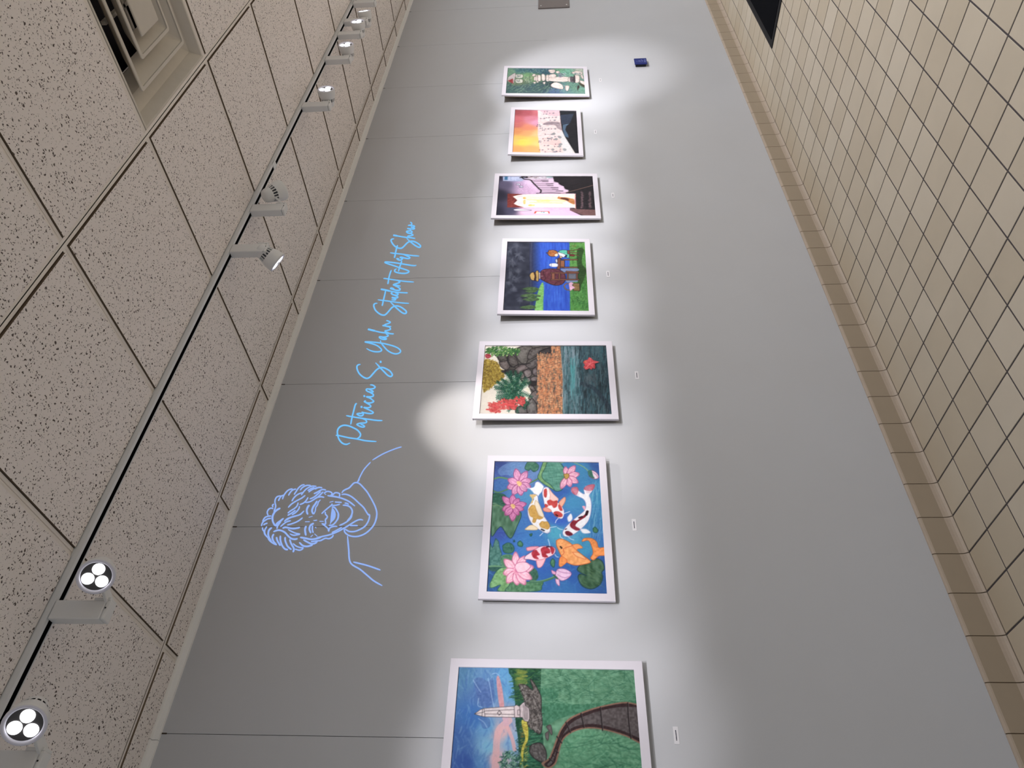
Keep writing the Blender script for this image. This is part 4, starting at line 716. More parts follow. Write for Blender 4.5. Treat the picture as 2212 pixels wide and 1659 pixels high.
    P = [((700, 545), (1500, 560), (240, 230, 190), 60), ((760, 590), (1450, 610), (248, 214, 148), 60), ((800, 640), (1400, 650), (250, 200, 140), 40), ((950, 610), (1150, 610), (215, 245, 120), 60), ((700, 690), (1500, 700), (244, 214, 224), 34), ((1000, 525), (1250, 525), (225, 190, 215), 20), ((560, 530), (640, 525), (205, 180, 210), 20), ((580, 660), (660, 640), (235, 195, 215), 40), ((700, 600), (840, 610), (205, 220, 220), 40)]
    for a, b, col, w in P: c.line([a, b], w, col, .7)
    c.poly([(670, 540), (715, 540), (715, 572), (672, 572)], (240, 160, 60)); c.poly([(670, 598), (710, 598), (708, 665), (672, 668)], (246, 190, 110)); c.poly([(770, 680), (830, 680), (830, 708), (768, 706)], (246, 186, 70)); c.poly([(835, 682), (885, 682), (880, 706), (835, 706)], (206, 240, 120))
    c.strokes((600, 520, 1480, 710), 90, 60, 8, [(250, 205, 225), (255, 240, 200), (235, 250, 190), (250, 200, 160)], 0, .3, .5); c.line([(690, 742), (1640, 742)], 10, (150, 150, 185), sm=False); c.line([(1660, 480), (1670, 765)], 9, (225, 120, 110), sm=False)
    # cat
    c.poly([(1320, 560), (1340, 525), (1370, 535), (1440, 540), (1500, 545), (1560, 560), (1640, 585), (1650, 670), (1600, 665), (1540, 635), (1500, 610), (1440, 590), (1370, 580)], (196, 128, 62), jit=16); c.poly([(1380, 552), (1470, 552), (1530, 575), (1530, 610), (1470, 590), (1400, 575)], (94, 46, 30), jit=10)
    c.poly([(472, 775), (560, 762), (700, 770), (825, 790), (700, 800), (520, 798)], (232, 222, 238), ol=(50, 44, 70), ow=8); c.poly([(890, 808), (1160, 808), (1175, 850), (870, 850)], (200, 80, 60), sm=False); c.poly([(925, 815), (1135, 815), (1150, 850), (905, 850)], (246, 240, 240), sm=False); c.strokes((1000, 822, 1090, 842), 10, 18, 7, [(40, 110, 150), (90, 160, 180)], 0, .5, .9)
    for x, y in ((545, 298), (600, 342)): c.poly([(x - 10, y - 18), (x + 60, y - 18), (x + 62, y + 14), (x - 8, y + 14)], (232, 228, 240), sm=False, ol=(60, 52, 80), ow=7); c.strokes((x + 5, y - 8, x + 45, y + 5), 6, 10, 6, [(60, 60, 100)], 0, 1, .9)
    c.grain(5, 3, 3)
    return c.out()
def art_sunset():
    c = Cv('sunset', 190, 142, 1090, 225, 12.289, 17)
    c.field([(300, 220, (168, 70, 78)), (600, 230, (182, 82, 94)), (850, 220, (205, 110, 120)), (300, 400, (205, 100, 110)), (700, 400, (215, 130, 150)), (300, 560, (212, 110, 105)), (820, 480, (225, 160, 190)), (300, 700, (240, 160, 90)), (600, 640, (238, 150, 110)), (600, 760, (245, 180, 110)), (850, 800, (250, 205, 140)),
             (450, 1000, (236, 214, 60)), (580, 1000, (240, 218, 80)), (750, 950, (246, 205, 100)), (300, 950, (245, 200, 90)), (330, 1200, (240, 165, 85)), (700, 1180, (240, 175, 95)), (850, 1230, (245, 180, 110)), (850, 1050, (248, 210, 120))], 5)
    c.strokes((240, 160, 880, 1290), 200, 200, 16, [(255, 230, 190), (220, 120, 110), (245, 180, 120)], 0, .1, .06)
    c.poly([(880, 165), (1460, 160), (1490, 500), (1545, 720), (1700, 1000), (1860, 1340), (960, 1340), (920, 1100), (880, 800), (890, 500)], (238, 216, 214), sm=False, jit=10)
    c.poly([(960, 170), (1450, 170), (1460, 300), (1180, 300)], (226, 170, 184), .6, jit=8); c.poly([(1000, 900), (1500, 950), (1600, 1280), (980, 1280)], (244, 208, 200), .6, jit=6); c.poly([(1000, 1030), (1300, 960), (1500, 1000), (1450, 1100)], (238, 180, 180), .4)
    c.poly([(1540, 720), (1700, 1000), (1880, 1340), (1600, 1340), (1500, 1000), (1480, 760)], (222, 222, 222), .9, jit=8)
    c.poly([(1010, 535), (1120, 470), (1280, 460), (1460, 480), (1490, 560), (1520, 690), (1400, 640), (1340, 560), (1150, 560)], (160, 142, 150), .8, jit=18); c.line([(1040, 530), (1300, 500), (1440, 520)], 40, (118, 100, 110), .5)
    for (x, y, l) in ((1080, 800, 240), (1020, 920, 200), (1060, 970, 120), (1140, 900, 140), (1340, 860, 120), (1240, 940, 100), (1350, 1065, 130), (1330, 1125, 120), (1060, 1100, 120), (1160, 1195, 150), (1480, 1195, 120), (930, 1215, 100), (1080, 1265, 320), (1380, 1250, 120), (1200, 240, 120), (1040, 265, 90), (1060, 200, 90), (960, 380, 120), (1110, 360, 90), (1270, 350, 120), (1210, 430, 150), (880, 545, 60), (860, 585, 110), (950, 640, 60), (1080, 655, 110), (1240, 655, 130), (1010, 690, 60), (920, 980, 50), (910, 1010, 60)):
        c.line([(x, y), (x + l * .6, y - 4)], 5, (95, 85, 115), .8); c.line([(x - 12, y - 14), (x + 6, y), (x - 8, y + 14)], 9, (38, 32, 60)); c.poly([(x + l * .55, y), (x + l * .8, y - 22), (x + l * 1.05, y - 4), (x + l * .8, y + 20)], (140, 142, 152), .85)
    for i in range(60): x, y = 890 + 140 * c.r.random(), 180 + 920 * c.r.random(); c.line([(x, y), (x + 40, y + 10 * c.r.normal())], 5, (170, 160, 180), .5)
    for (x, y) in ((1310, 785), (1470, 880), (1370, 930), (1490, 1065), (1460, 1120), (1600, 1210), (1280, 1205)): c.poly([(x - 50, y), (x, y - 34), (x + 46, y), (x, y + 34)], (158, 160, 162), jit=10)
    c.poly([(1455, 120), (2000, 120), (2060, 1340), (1900, 1340), (1600, 860), (1530, 700), (1490, 480)], (34, 30, 36), sm=False, jit=8)
    c.poly([(1475, 290), (1840, 250), (1740, 500), (1520, 540)], (52, 62, 84), sm=False, jit=8); c.poly([(1540, 545), (1720, 515), (1640, 580), (1610, 680), (1690, 820), (1700, 900), (1600, 850), (1550, 700)], (84, 112, 140), sm=False, jit=8); c.poly([(1480, 175), (1870, 172), (1850, 240), (1480, 285)], (30, 32, 40), sm=False)
    c.line([(250, 165), (1450, 160)], 8, (185, 60, 70), .6, sm=False); c.grain(4, 3, 3)
    return c.out()
def art_gorge():
    c = Cv('gorge', 130, 172, 1075, 130, 10.288, 19)
    c.field([(250, 250, (110, 150, 120)), (300, 620, (60, 95, 90)), (500, 230, (60, 110, 115)), (800, 230, (50, 95, 110)), (1050, 230, (40, 80, 105)), (1400, 200, (110, 165, 125)), (1500, 240, (125, 190, 165)), (1800, 180, (190, 195, 180)), (650, 330, (120, 165, 110)), (800, 400, (120, 150, 95)), (500, 600, (55, 78, 88)), (900, 600, (60, 88, 88)), (1100, 560, (50, 72, 75)), (1500, 650, (110, 150, 155)), (1650, 620, (105, 150, 130)), (1880, 640, (120, 160, 145)), (1300, 660, (80, 105, 140)), (450, 540, (110, 125, 85))], 5)
    G = [(70, 120, 105), (130, 175, 140), (45, 80, 85), (170, 200, 160), (35, 60, 70), (90, 140, 110)]
    c.strokes((170, 150, 1950, 710), 1100, 46, 9, G, .3, .9, .55); c.strokes((200, 540, 1150, 700), 200, 110, 9, [(40, 62, 78), (120, 150, 120), (60, 95, 105)], -.5, .3, .6)
    c.strokes((500, 170, 1130, 290), 110, 50, 8, [(35, 75, 105), (60, 120, 140), (180, 210, 190)], .6, .6, .6); c.strokes((1150, 490, 1260, 600), 30, 50, 16, [(40, 50, 55)], .8, .5, .6)
    c.poly([(215, 460), (235, 380), (350, 300), (400, 300), (380, 420), (350, 520), (300, 500)], (190, 178, 176), jit=14, ol=(90, 80, 80), ow=6); c.poly([(225, 455), (340, 405), (345, 520), (280, 490)], (150, 48, 48), sm=False, jit=16)
    for P in ([(400, 320), (550, 320), (560, 380), (500, 400), (410, 390)], [(395, 425), (545, 425), (545, 500), (410, 500)]): c.poly(P, (205, 205, 190), ol=(90, 85, 75), ow=9); c.strokes((P[0][0] + 30, P[0][1] + 20, P[0][0] + 110, P[0][1] + 60), 12, 30, 8, [(70, 90, 100), (110, 110, 110)], PI / 2, .5, .8)
    St, SO = (228, 212, 204), (110, 95, 95)
    for P in ([(760, 340), (800, 305), (850, 330), (790, 360)], [(810, 370), (850, 370), (850, 445), (805, 440)], [(850, 345), (880, 340), (885, 450), (850, 455)], [(890, 340), (950, 340), (955, 455), (895, 455)], [(975, 320), (1045, 320), (1055, 440), (985, 450)], [(1075, 340), (1140, 335), (1140, 460), (1080, 455)], [(1130, 330), (1260, 305), (1300, 360), (1150, 390)], [(1125, 215), (1265, 212), (1260, 280), (1170, 285)], [(1145, 385), (1560, 372), (1545, 475), (1150, 460)], [(1570, 400), (1610, 370), (1620, 470), (1570, 470)],
              [(800, 480), (850, 490), (830, 520), (795, 505)], [(850, 475), (910, 470), (890, 500)], [(1000, 500), (1060, 480), (1040, 540)], [(1185, 540), (1260, 495), (1350, 500), (1440, 560), (1450, 640), (1330, 630), (1200, 590)], [(1500, 570), (1590, 575), (1560, 680), (1510, 660)], [(1700, 340), (1810, 345), (1810, 480), (1720, 490)], [(1820, 450), (1930, 480), (1940, 560), (1850, 510)], [(1290, 250), (1360, 240), (1380, 290), (1310, 290)], [(1640, 270), (1760, 240), (1880, 270), (1860, 320), (1700, 310)], [(1840, 320), (1890, 340), (1910, 420), (1860, 390)]): c.poly(P, St, ol=SO, ow=8, jit=18)
    c.poly([(1610, 370), (1690, 380), (1690, 480), (1620, 480)], (92, 84, 88), jit=24); c.poly([(1690, 350), (1720, 350), (1725, 490), (1690, 480)], (60, 55, 60)); c.poly([(1780, 560), (1820, 590), (1790, 690), (1770, 640)], (55, 45, 40)); c.poly([(1800, 500), (1940, 560), (1940, 610), (1840, 560)], (75, 72, 52)); c.line([(1280, 400), (1330, 460)], 5, (190, 170, 160)); c.poly([(1830, 600), (1945, 620), (1945, 690), (1790, 690)], (110, 160, 140), jit=16)
    c.strokes((1340, 290, 1520, 370), 60, 40, 7, [(230, 225, 225), (80, 70, 100), (150, 140, 170)], .6, .8, .8); c.strokes((580, 360, 760, 480), 70, 36, 6, [(70, 80, 85), (200, 205, 180), (110, 130, 110)], 1.2, .5, .7); c.strokes((1220, 200, 1260, 280), 8, 20, 8, [(160, 140, 140)], .8, .5, .6); c.strokes((1700, 280, 1860, 310), 20, 30, 7, [(50, 100, 110)], 0, .4, .7)
    c.grain(6, 3, 3)
    return c.out()
ARTS = dict(obelisk=art_obelisk, koi=art_koi, pond=art_pond, picnic=art_picnic, stairs=art_stairs, sunset=art_sunset, gorge=art_gorge)
M_fr = mat('white_frame_paint', (213, 208, 217), .38, .4, grain=.012, gscale=40); M_bk = mat('brown_backing_board', (120, 104, 88), .9, .1)
def glaze_mat():
    m = bpy.data.materials.new('clear_glazing'); m.use_nodes = True; nt = m.node_tree; nt.nodes.clear(); L = nt.links.new
    o = nt.nodes.new('ShaderNodeOutputMaterial'); mx = nt.nodes.new('ShaderNodeMixShader'); t = nt.nodes.new('ShaderNodeBsdfTransparent'); g = nt.nodes.new('ShaderNodeBsdfGlossy'); f = nt.nodes.new('ShaderNodeFresnel')
    f.inputs['IOR'].default_value = 1.4; g.inputs['Roughness'].default_value = .02; L(f.outputs[0], mx.inputs[0]); L(t.outputs[0], mx.inputs[1]); L(g.outputs[0], mx.inputs[2]); L(mx.outputs[0], o.inputs[0]); return m
M_gl = glaze_mat()
def art_mat():
    m = bpy.data.materials.new('coloured_pencil_print'); m.use_nodes = True; nt = m.node_tree; b = nt.nodes['Principled BSDF']
    a = nt.nodes.new('ShaderNodeAttribute'); a.attribute_name = 'ink'; nt.links.new(a.outputs['Color'], b.inputs['Base Color']); b.inputs['Roughness'].default_value = .8; b.inputs['Specular IOR Level'].default_value = .15; return m
M_art = art_mat()
LABP = dict(obelisk='white framed drawing of a white obelisk on a rock island with a winding dark path', koi='white framed drawing of five koi among pink lotus flowers on blue water',
            pond='white framed drawing of rocks, orange reflections and a red leaf floating on dark water', picnic='white framed painting of a straw hatted man and a child at a lakeside table',
            stairs='white framed drawing of a stairway with a cat before a bright stained glass door', sunset='white framed painting of an orange and pink sunset over crowded pale shore and dark hill',
            gorge='white framed drawing of a green rocky stream with pale boulders and a small house')
CARD = {}
for k, (cx, zb, w, h, ln) in FR.items():
    o_, up, nn = frame_axes(k); t = empty('framed_picture', tuple(o_), label=LABP[k], category='picture'); t.rotation_euler = (math.asin(ln / h), 0, 0)
    hw = w / 2; D, bd = .0115, BORD; fr = MB()
    # four mitred mouldings, flat front, small inner lip; local: x right, z up, y into the wall
    Cn = [((-hw, 0), (-hw + bd, bd)), ((hw, 0), (hw - bd, bd)), ((hw, h), (hw - bd, h - bd)), ((-hw, h), (-hw + bd, h - bd))]
    for i in range(4):
        (ao, ai), (bo, bi) = Cn[i], Cn[(i + 1) % 4]; pr = []
        pr = [(0, D), (0, .001), (.035, 0), (.965, 0), (1, .001), (1, .012)]     # (outer->inner fraction, depth)
        A = [(ao[0] + (ai[0] - ao[0]) * f, d, ao[1] + (ai[1] - ao[1]) * f) for f, d in pr]; Bp = [(bo[0] + (bi[0] - bo[0]) * f, d, bo[1] + (bi[1] - bo[1]) * f) for f, d in pr]
        for j in range(len(pr) - 1): fr.face([A[j], Bp[j], Bp[j + 1], A[j + 1]])
    fr.obj('frame', M_fr, t)
    MB().quadbox(-hw + .004, hw - .004, .0075, .0112, .004, h - .004).quadbox(-hw + .022, hw - .022, .0112, .0295, .0035, h - .022).obj('backing_board', M_bk, t)
    g = MB(); g.face([(-hw + bd, .0040, bd), (hw - bd, .0040, bd), (hw - bd, .0040, h - bd), (-hw + bd, .0040, h - bd)]); piece('glazing', g.mesh('glazing', M_gl, False), t, (0, 0, 0))
    img = ARTS[k](); H_, W_ = img.shape[:2]; iw, ih = w - 2 * bd, h - 2 * bd
    X, Z = np.meshgrid(np.linspace(-iw / 2, iw / 2, W_ + 1), np.linspace(h - bd, bd, H_ + 1)); V = np.stack([X, np.full_like(X, .006), Z], -1).reshape(-1, 3)
    idx = np.arange((H_ + 1) * (W_ + 1)).reshape(H_ + 1, W_ + 1); Q = np.stack([idx[1:, :-1], idx[1:, 1:], idx[:-1, 1:], idx[:-1, :-1]], -1).reshape(-1, 4)
    me = bpy.data.meshes.new('artwork'); me.vertices.add(len(V)); me.vertices.foreach_set('co', V.ravel()); me.loops.add(Q.size); me.loops.foreach_set('vertex_index', Q.ravel().astype(np.int32))
    me.polygons.add(len(Q)); me.polygons.foreach_set('loop_start', np.arange(0, Q.size, 4, dtype=np.int32)); me.update(calc_edges=True)
    p = np.pad(img, ((0, 1), (0, 1), (0, 0)), mode='edge'); q_ = np.pad(img, ((1, 0), (1, 0), (0, 0)), mode='edge'); c = (p + q_) / 2 / 255; c = np.where(c <= .04045, c / 12.92, ((c + .055) / 1.055) ** 2.4)
    c = np.clip((c * .86 + c.mean(-1, keepdims=True) * .14) * ARTGAIN, 0, 1); at = me.color_attributes.new('ink', 'FLOAT_COLOR', 'POINT'); at.data.foreach_set('color', np.concatenate([c, np.ones(c.shape[:2] + (1,))], -1).ravel().astype(np.float32))
    me.materials.append(M_art); ao_ = bpy.data.objects.new('artwork', me); C.objects.link(ao_); ao_.parent = t
# title cards
M_card = mat('white_card', (222, 220, 224), .6, .3); M_ink = mat('black_ink', (40, 38, 60), .7, .2)
CN = dict(obelisk=(.788, 1.1495, 'obelisk drawing'), koi=(1.5735, 1.2185, 'koi drawing'), pond=(2.394, 1.1385, 'rock and red leaf drawing'), picnic=(3.165, 1.229, 'straw hat picnic painting'), stairs=(3.943, 1.154, 'stairway drawing'), sunset=(4.749, 1.225, 'sunset painting'), gorge=(5.56, 1.149, 'green stream drawing'))
for k, (x, z, nm) in CN.items():
    t = empty('title_card', (x, 0, z), label='small white title card on the wall below the ' + nm, category='card')
    MB().quadbox(-.0265, .0265, -.0012, -.0001, -.0082, .0082).obj('card', M_card, t)
    tx = MB(); xx = -.016
    while xx < .015: wv = rnd.uniform(.0015, .004); tx.quadbox(xx, xx + wv, -.0016, -.0011, .0 - .0012, .0018); xx += wv + .0006
    tx.obj('lettering', M_ink, t)
# ================================================================ blue push plate
bt = empty('door_push_plate', (5.8055, 0, .822), label='small dark blue wall box with wheelchair symbol beside the green stream drawing', category='button')
M_bl = mat('dark_blue_plate', (14, 30, 104), .35, .5); M_bl2 = mat('black_box_body', (26, 28, 34), .6, .3); M_sy = mat('pale_blue_symbol', (120, 130, 190), .5, .3)
MB().quadbox(-.043, .043, -.021, 0, -.041, .041).obj('box_body', M_bl2, bt, bevel=.004)
MB().quadbox(-.0515, .0515, -.030, -.0215, -.049, .049).obj('push_plate', M_bl, bt, bevel=.003)
sy = MB()
def seg(mb, P, w, y=-.0306, M=None):
    for (x0, z0), (x1, z1) in zip(P[:-1], P[1:]):
        dx, dz = x1 - x0, z1 - z0; L = math.hypot(dx, dz) or 1; nx, nz = -dz / L * w / 2, dx / L * w / 2
        mb.face([(x0 + nx, y, z0 + nz), (x1 + nx, y, z1 + nz), (x1 - nx, y, z1 - nz), (x0 - nx, y, z0 - nz)])
seg(sy, [(.014 * math.cos(math.radians(a)) - .002, .014 * math.sin(math.radians(a)) - .002) for a in range(130, 400, 15)], .003)
seg(sy, [(-.006, .024), (-.004, .006), (.010, .005), (.016, -.010), (.022, -.008)], .0035); seg(sy, [(-.005, .014), (.008, .014)], .003); seg(sy, [(-.006, .030), (-.006, .034)], .006)
sy.obj('wheelchair_symbol', M_sy, bt)
tx = MB()
for z, n in ((-.028, 5), (-.036, 7)):
    xx = -.028
    for _ in range(n): wv = rnd.uniform(.004, .007); seg(tx, [(xx, z), (xx + wv, z)], .0045); xx += wv + .0025
tx.obj('lettering', M_sy, bt)
# ================================================================ grey plate at the far end
pn = empty('wall_plaque', (7.33, 0, 1.497), label='grey panel on the wall cut off by the far picture edge', category='panel')
MB().quadbox(-.25, .25, -.012, 0, -.143, .143).obj('panel', mat('taupe_panel', (128, 121, 120), .7, .2, grain=.1, gscale=300), pn, bevel=.0015)
for sx in (-.2, .2):
    for sz in (-.118, .118): MB().lathe([(.007, .0), (.006, .003), (0, .004)], 16, Matrix.Translation((sx, -.012, sz)) @ Matrix.Rotation(math.pi / 2, 4, 'X')).obj('screw', M_white, pn)
# ================================================================ projected light drawing, imitated by glowing ribbons on the wall
def ribbon(mb, P, w, closed_taper=True):
    """P in photograph pixels, w in photograph pixels; laid onto the wall plane"""
    Q = cat(P, False, 6) if len(P) > 2 else np.asarray(P, float); d = np.gradient(Q, axis=0); d /= np.maximum(np.linalg.norm(d, axis=1, keepdims=True), 1e-6); n = np.stack([-d[:, 1], d[:, 0]], 1)
    t = np.linspace(0, 1, len(Q)); ww = w / 2 * (np.minimum(1, .55 + np.minimum(t, 1 - t) * 6))[:, None] if closed_taper else np.full((len(Q), 1), w / 2)
    A, B = on_wall(Q + n * ww, -.0012), on_wall(Q - n * ww, -.0012)
    for i in range(len(Q) - 1): mb.face([A[i], A[i + 1], B[i + 1], B[i]])
def fill(mb, P): mb.face(on_wall(P, -.0010))
def crop(ox, oy, s, P): return [(ox + x / s, oy + y / s) for x, y in P]
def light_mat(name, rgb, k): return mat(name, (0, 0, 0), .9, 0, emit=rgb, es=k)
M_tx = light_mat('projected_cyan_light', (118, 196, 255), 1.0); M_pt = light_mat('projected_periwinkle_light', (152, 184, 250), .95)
T1 = lambda P: crop(830, 470, 13.82, P)
T2 = lambda P: crop(800, 570, 13.825, P)
T3 = lambda P: crop(760, 680, 11.442, P)
T4 = lambda P: crop(715, 815, 10.7, P)
WORDS = [
 ('Show', T1, [([(770,140),(805,150),(822,190),(790,225),(715,232),(800,235),(880,245),(905,265),(860,290),(800,280),(850,300),(905,325),(860,345),(790,335),(690,325),(760,345),(795,385)], 2.7),
   ([(790,395),(740,400),(690,405),(668,425),(710,460),(770,470),(820,450),(825,415),(780,395)], 3.2), ([(780,460),(830,500),(860,520),(790,540),(705,555),(735,585),(820,605),(925,622)], 2.8),
   ([(265,525),(330,535),(400,548)], 3.6), ([(380,545),(520,570),(650,590),(780,600),(925,622)], 2.8), ([(295,635),(240,640),(205,675),(225,740),(280,820),(370,890),(460,915),(530,905),(600,845),(680,760),(760,715),(850,705),(940,735),(1030,790),(1085,850),(1060,885),(1010,880),(920,830),(830,760),(740,690),(670,615)], 3.2)]),
 ('Art', T1, [([(400,825),(370,900),(335,1060),(320,1140),(300,1205)], 3.2), ([(175,1050),(330,1070),(520,1090),(700,1115),(860,1135),(1045,1148)], 2.7), ([(560,1100),(680,1145),(765,1195),(710,1225),(600,1205),(510,1180),(480,1195),(545,1225),(500,1265),(440,1268),(375,1225),(450,1225)], 3),
   ([(960,1425),(880,1435),(700,1410),(400,1360),(100,1325),(20,1335),(100,1375),(300,1440),(500,1510),(680,1570),(735,1610),(700,1645),(600,1665),(450,1655),(350,1630),(310,1595),(330,1550),(370,1530)], 3), ([(525,1290),(490,1400),(450,1500),(425,1610)], 3)]),
 ('Student', T2, [([(630,185),(590,280),(550,430),(535,530),(520,605)], 3), ([(390,430),(500,445),(700,475),(900,505),(1100,528),(1300,540)], 2.6), ([(810,495),(880,540),(820,575),(720,605),(690,630),(780,640),(905,665)], 3), ([(690,635),(800,680),(880,740),(870,785),(780,790),(690,765),(605,735),(640,722),(720,755)], 3.2),
   ([(310,755),(420,775),(600,815)], 3.8), ([(560,805),(700,835),(820,850),(1000,860),(1120,865)], 2.7), ([(660,850),(625,880),(680,920),(780,935),(828,905),(800,875),(740,865)], 3.2), ([(700,930),(800,970),(820,1000),(770,1018),(670,1003),(660,1015),(740,1040),(755,1065),(720,1080),(630,1070)], 3),
   ([(455,800),(430,920),(390,1080),(370,1180),(350,1255)], 3), ([(220,1070),(400,1095),(600,1120),(800,1150),(1000,1170),(1155,1180)], 2.6), ([(210,1180),(150,1180),(105,1220),(110,1290),(150,1380),(230,1460),(320,1515),(410,1530),(480,1490),(560,1400),(640,1310),(710,1270),(800,1255),(900,1285),(1000,1350),(1065,1410),(1075,1460),(1020,1485),(940,1450),(850,1380),(740,1280),(660,1200),(600,1140)], 3.2)]),
 ('Yahn', T3, [([(850,140),(900,155),(950,185),(900,215),(825,240),(810,265),(890,285),(975,290)], 2.8), ([(755,265),(820,270),(890,290),(950,300)], 3.4), ([(930,305),(955,355),(900,380),(820,400),(860,430),(930,450)], 2.8), ([(395,355),(480,375),(580,400)], 4), ([(560,395),(700,430),(850,450),(950,465),(1040,472)], 3),
   ([(840,470),(900,510),(860,540),(780,550),(700,540),(680,560),(740,600),(830,610),(855,590),(800,575),(740,560)], 2.9), ([(360,830),(450,880),(560,910),(680,910),(735,875),(690,810),(600,750),(450,700),(325,670),(450,670),(620,685),(760,705),(900,735),(1050,780),(1150,830),(1205,895),(1170,945),(1080,965),(970,935),(870,870),(790,780),(720,690),(705,630)], 3)]),
 ('S', T3, [([(690,1166),(712,1163),(734,1160)], 4.6), ([(215,1225),(160,1235),(125,1280),(140,1370),(190,1460),(270,1530),(360,1570),(440,1545),(520,1460),(600,1370),(680,1315),(770,1305),(870,1345),(950,1400),(1000,1480),(960,1525),(880,1490),(790,1400),(700,1310),(640,1240),(585,1185)], 3.3)]),
 ('Patricia', T4, [([(900,175),(960,180),(1020,225),(980,260),(900,270),(830,270),(815,300),(880,340),(970,338),(950,310),(880,285)], 3), ([(890,345),(970,390),(975,430),(920,450),(820,450),(900,480),(965,530)], 3.2), ([(750,440),(770,434),(790,426)], 4.2), ([(955,520),(985,560),(920,590),(840,590),(770,560),(810,542)], 3.2), ([(800,590),(900,640),(915,680),(850,705),(760,695),(850,740),(950,790),(975,820),(920,840),(800,825),(710,800)], 3), ([(682,688),(705,685),(728,681)], 4.2),
   ([(705,800),(745,840),(730,880),(670,890),(600,850),(650,835),(720,838)], 3.2), ([(595,600),(560,640),(520,790),(485,930),(455,1090)], 3.2), ([(350,885),(480,910),(700,945),(900,975),(1050,995),(1190,1000)], 3), ([(700,950),(790,980),(825,1030),(780,1055),(680,1060),(600,1085),(640,1120),(720,1150),(775,1140),(740,1105),(680,1085)], 3),
   ([(110,1340),(200,1350),(400,1395),(600,1425),(800,1465),(1050,1485)], 3), ([(440,1520),(350,1550),(260,1520),(190,1440),(155,1340),(150,1230),(200,1150),(290,1110),(400,1120),(500,1160),(610,1220),(680,1310),(660,1380),(590,1420)], 3.3)])]
pj = empty('projected_lettering', (3.0, 0, 2.4), label='sky blue handwritten title projected in light high on the pale wall', category='lettering')
inv = Matrix.Translation((-3.0, 0, -2.4))
def shift(mb, d): mb.v = [(x - d[0], y - d[1], z - d[2]) for x, y, z in mb.v]; return mb
for nm, T, ss in WORDS:
    mb = MB()
    for P, w in ss: ribbon(mb, T(P), w)
    shift(mb, (3.0, 0, 2.4)).obj('handwritten_word', M_tx, pj)
P5 = lambda P: crop(555, 1035, 15.8, P)
P6 = lambda P: crop(555, 1110, 15.8, P)
P7 = lambda P: crop(680, 1035, 14.747, P)
P8 = lambda P: crop(680, 1110, 14.747, P)
P9 = lambda P: crop(553, 830, 3.998, P)
HAIR = [(P5, 2.9, [[(570,1100),(620,1000),(640,900),(615,790),(630,680),(690,600),(780,575),(830,580)], [(730,745),(770,660),(830,580),(920,540)], [(870,690),(910,570),(990,450),(1080,370),(1180,335),(1220,345)], [(1075,560),(1130,460),(1220,370),(1340,335)], [(1265,530),(1330,430),(1420,300),(1530,210),(1630,190)], [(1470,380),(1560,280),(1700,215),(1840,215)],
   [(1510,545),(1600,420),(1720,310),(1880,240),(2030,245)], [(1730,395),(1850,320),(1960,280)], [(1760,445),(1880,360),(2040,295),(2180,285)], [(1940,500),(2060,440),(2200,370)], [(1190,755),(1260,640),(1380,530),(1560,450)], [(1065,970),(1180,850),(1350,740),(1520,650),(1650,550)], [(1460,870),(1580,820),(1670,740),(1750,620)],
   [(1640,795),(1780,780),(1920,710),(2060,620),(2212,600)], [(1800,680),(1950,610),(2080,500),(2180,430)], [(1050,1165),(1150,1080),(1280,1000),(1370,910),(1410,800)], [(1045,1240),(1180,1160),(1320,1060)], [(1190,1220),(1330,1130),(1430,1010),(1450,920)], [(980,1410),(1130,1320),(1320,1260),(1480,1200),(1610,1080)], [(380,1240),(350,1130),(400,1030),(480,990),(560,1010)], [(545,960),(530,890),(580,850)]]),
  (P5, 4, [[(540,1422),(530,1280),(600,1130),(700,1040),(800,990)]]),
  (P6, 2.9, [[(190,260),(260,140),(360,85),(490,70)], [(150,420),(180,320),(240,250),(370,170),(490,155)], [(220,380),(280,340),(360,315)], [(800,440),(900,350),(1020,270),(1160,230)], [(930,270),(1030,170),(1200,100),(1400,50),(1530,0)], [(1030,380),(1180,340),(1340,280),(1460,210),(1560,130)], [(680,510),(700,430),(760,330)], [(185,460),(200,540),(240,600),(270,700),(370,810)], [(340,430),(270,550),(275,680),(370,820)],
   [(370,820),(440,920),(560,1010),(680,1060)], [(1230,1010),(1340,1100),(1480,1150),(1590,1150)], [(1300,1200),(1440,1240),(1540,1210),(1580,1150)], [(1840,950),(2000,930),(2212,910)], [(1060,530),(1180,600),(1320,660),(1460,690),(1350,720),(1240,730),(1120,680)]]),
  (P6, 3.8, [[(560,0),(530,120),(540,250),(620,390),(700,310),(800,240),(910,150)], [(620,400),(680,400),(740,350),(820,240)], [(510,465),(410,560),(385,700),(420,820),(500,960)], [(575,685),(525,790),(560,930),(660,1050)], [(665,790),(700,920),(800,1090)], [(800,740),(800,900),(860,1080),(960,1200),(1060,1220)], [(960,790),(970,930),(1050,1110),(1180,1220)], [(1115,870),(1170,1020),(1260,1190),(1230,1310)], [(1440,970),(1560,1080),(1700,1110),(1840,1080),(1900,1040)],
   [(1580,880),(1720,960),(1860,1020),(1990,1000),(2060,930)], [(560,610),(700,560),(830,570),(960,640),(1060,750),(1170,840),(1290,865),(1390,845)], [(870,490),(980,460),(1200,500),(1350,490),(1470,460)]]),
  (P7, 3, [[(540,545),(620,450),(700,430),(790,470),(780,560)], [(290,440),(400,390),(500,410),(550,460),(500,540)], [(290,440),(360,500)], [(0,320),(120,265),(240,275)], [(0,460),(150,370),(250,330),(360,350)], [(0,560),(100,470),(180,400)], [(0,630),(120,550),(270,400)], [(100,580),(200,560),(300,580)]]),
  (P8, 3, [[(0,860),(180,850),(330,780),(450,790),(550,740),(590,670)], [(0,940),(80,860)]])]
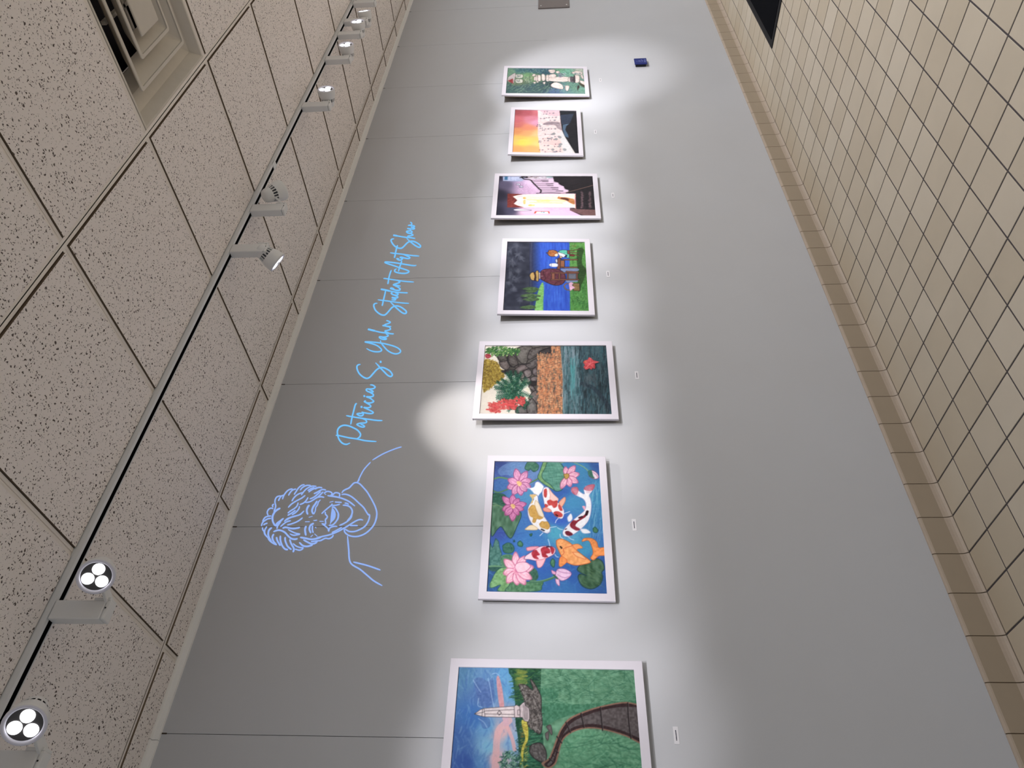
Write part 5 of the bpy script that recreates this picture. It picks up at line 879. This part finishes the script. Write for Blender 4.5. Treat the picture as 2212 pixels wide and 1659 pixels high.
FACE = [(P5, 4, [[(1735,1210),(1700,1090),(1720,980),(1790,880)], [(1925,1200),(1880,1080),(1920,950),(1990,850),(2060,740)]]), (P5, 2.4, [[(1940,1200),(1990,1080),(2010,960),(2070,880),(2100,780),(2170,700)], [(1765,1305),(1900,1265)]]),
  (P6, 4, [[(1680,410),(1640,540),(1670,740)], [(1940,320),(1830,390),(1790,520),(1840,660)]]), (P6, 3, [[(1900,400),(1890,520),(1920,650)], [(1985,450),(2025,485)], [(1960,680),(2060,770)], [(1910,720),(1830,790)], [(1640,268),(1800,265)], [(1930,230),(2050,210)]]),
  (P6, 4, [[(1470,800),(1650,830),(1850,870),(2050,840),(2212,780)]]),
  (P7, 3.4, [[(400,525),(560,545),(760,580),(940,640),(1100,720),(1280,860)], [(1030,1327),(1130,1220),(1190,1080),(1180,970),(1110,880),(1000,835),(890,830)]]), (P7, 2.8, [[(950,765),(1020,770),(1080,810)], [(640,730),(750,735),(860,740)], [(470,740),(590,705)], [(215,1105),(300,1020),(430,910),(540,820),(540,780)], [(540,840),(680,830),(800,800)], [(335,1040),(340,1120),(400,1200),(340,1300)]]),
  (P7, 3.4, [[(540,890),(620,900),(690,980),(750,1110),(740,1240),(700,1327)]]),
  (P8, 3, [[(340,0),(400,100),(340,180),(345,270),(330,330),(220,310)], [(0,215),(70,200)], [(150,240),(280,240)], [(740,0),(740,120),(680,240),(570,350),(440,370)], [(220,310),(310,370),(420,470),(440,550),(480,450),(600,400),(720,400)], [(1180,0),(1160,110),(1060,220),(920,310),(780,370)], [(540,600),(700,520),(860,430)]])]
COLL = [(P7, 3.2, [[(860,445),(900,380),(980,330),(1090,280),(1170,200),(1240,130),(1330,110),(1430,150),(1540,260),(1660,400),(1760,560),(1860,740),(1940,920),(1975,1080),(1960,1220),(1920,1327)], [(1360,90),(1390,45),(1420,0)], [(850,495),(960,480),(1100,520),(1250,620),(1400,760),(1550,900),(1640,1040),(1700,1130),(1745,1160),(1730,1260),(1700,1327)]]),
  (P8, 3.2, [[(0,790),(120,750),(260,715),(420,680),(600,620),(780,540),(920,460),(1060,380),(1200,290),(1340,210),(1450,180),(1540,200)], [(1730,0),(1745,80),(1700,240),(1600,390),(1450,490),(1270,560),(1100,560),(1000,510),(940,480)], [(1975,0),(1960,150),(1880,350),(1760,500),(1600,630),(1400,710),(1230,720),(1070,680),(960,590),(930,490)], [(1120,375),(1250,372),(1370,375)]]),
  (P9, 3.4, [[(790,1310),(800,1420),(815,1540),(900,1600),(970,1659),(1020,1700),(1090,1740)], [(840,1535),(960,1565),(1075,1605)]]), (P9, 2.6, [[(880,835),(930,740),(990,672)], [(1005,655),(1100,600),(1200,558),(1258,540)]])]
pp = empty('projected_portrait', (1.6, 0, 2.35), label='periwinkle line drawing of a smiling curly haired person projected on the wall', category='drawing')
for nm, L in (('hair_lines', HAIR), ('face_lines', FACE), ('collar_lines', COLL)):
    mb = MB()
    for T, w, ss in L:
        for P in ss: ribbon(mb, T(P), w)
    if nm == 'face_lines':
        fill(mb, P7([(545,915),(530,1000),(515,1100),(505,1200),(495,1327),(480,1460),(470,1400+60),(520,1390),(570,1340),(620,1290),(655,1220),(668,1140),(655,1050),(620,980),(580,930)]))
    shift(mb, (1.6, 0, 2.35)).obj(nm, M_pt, pp)
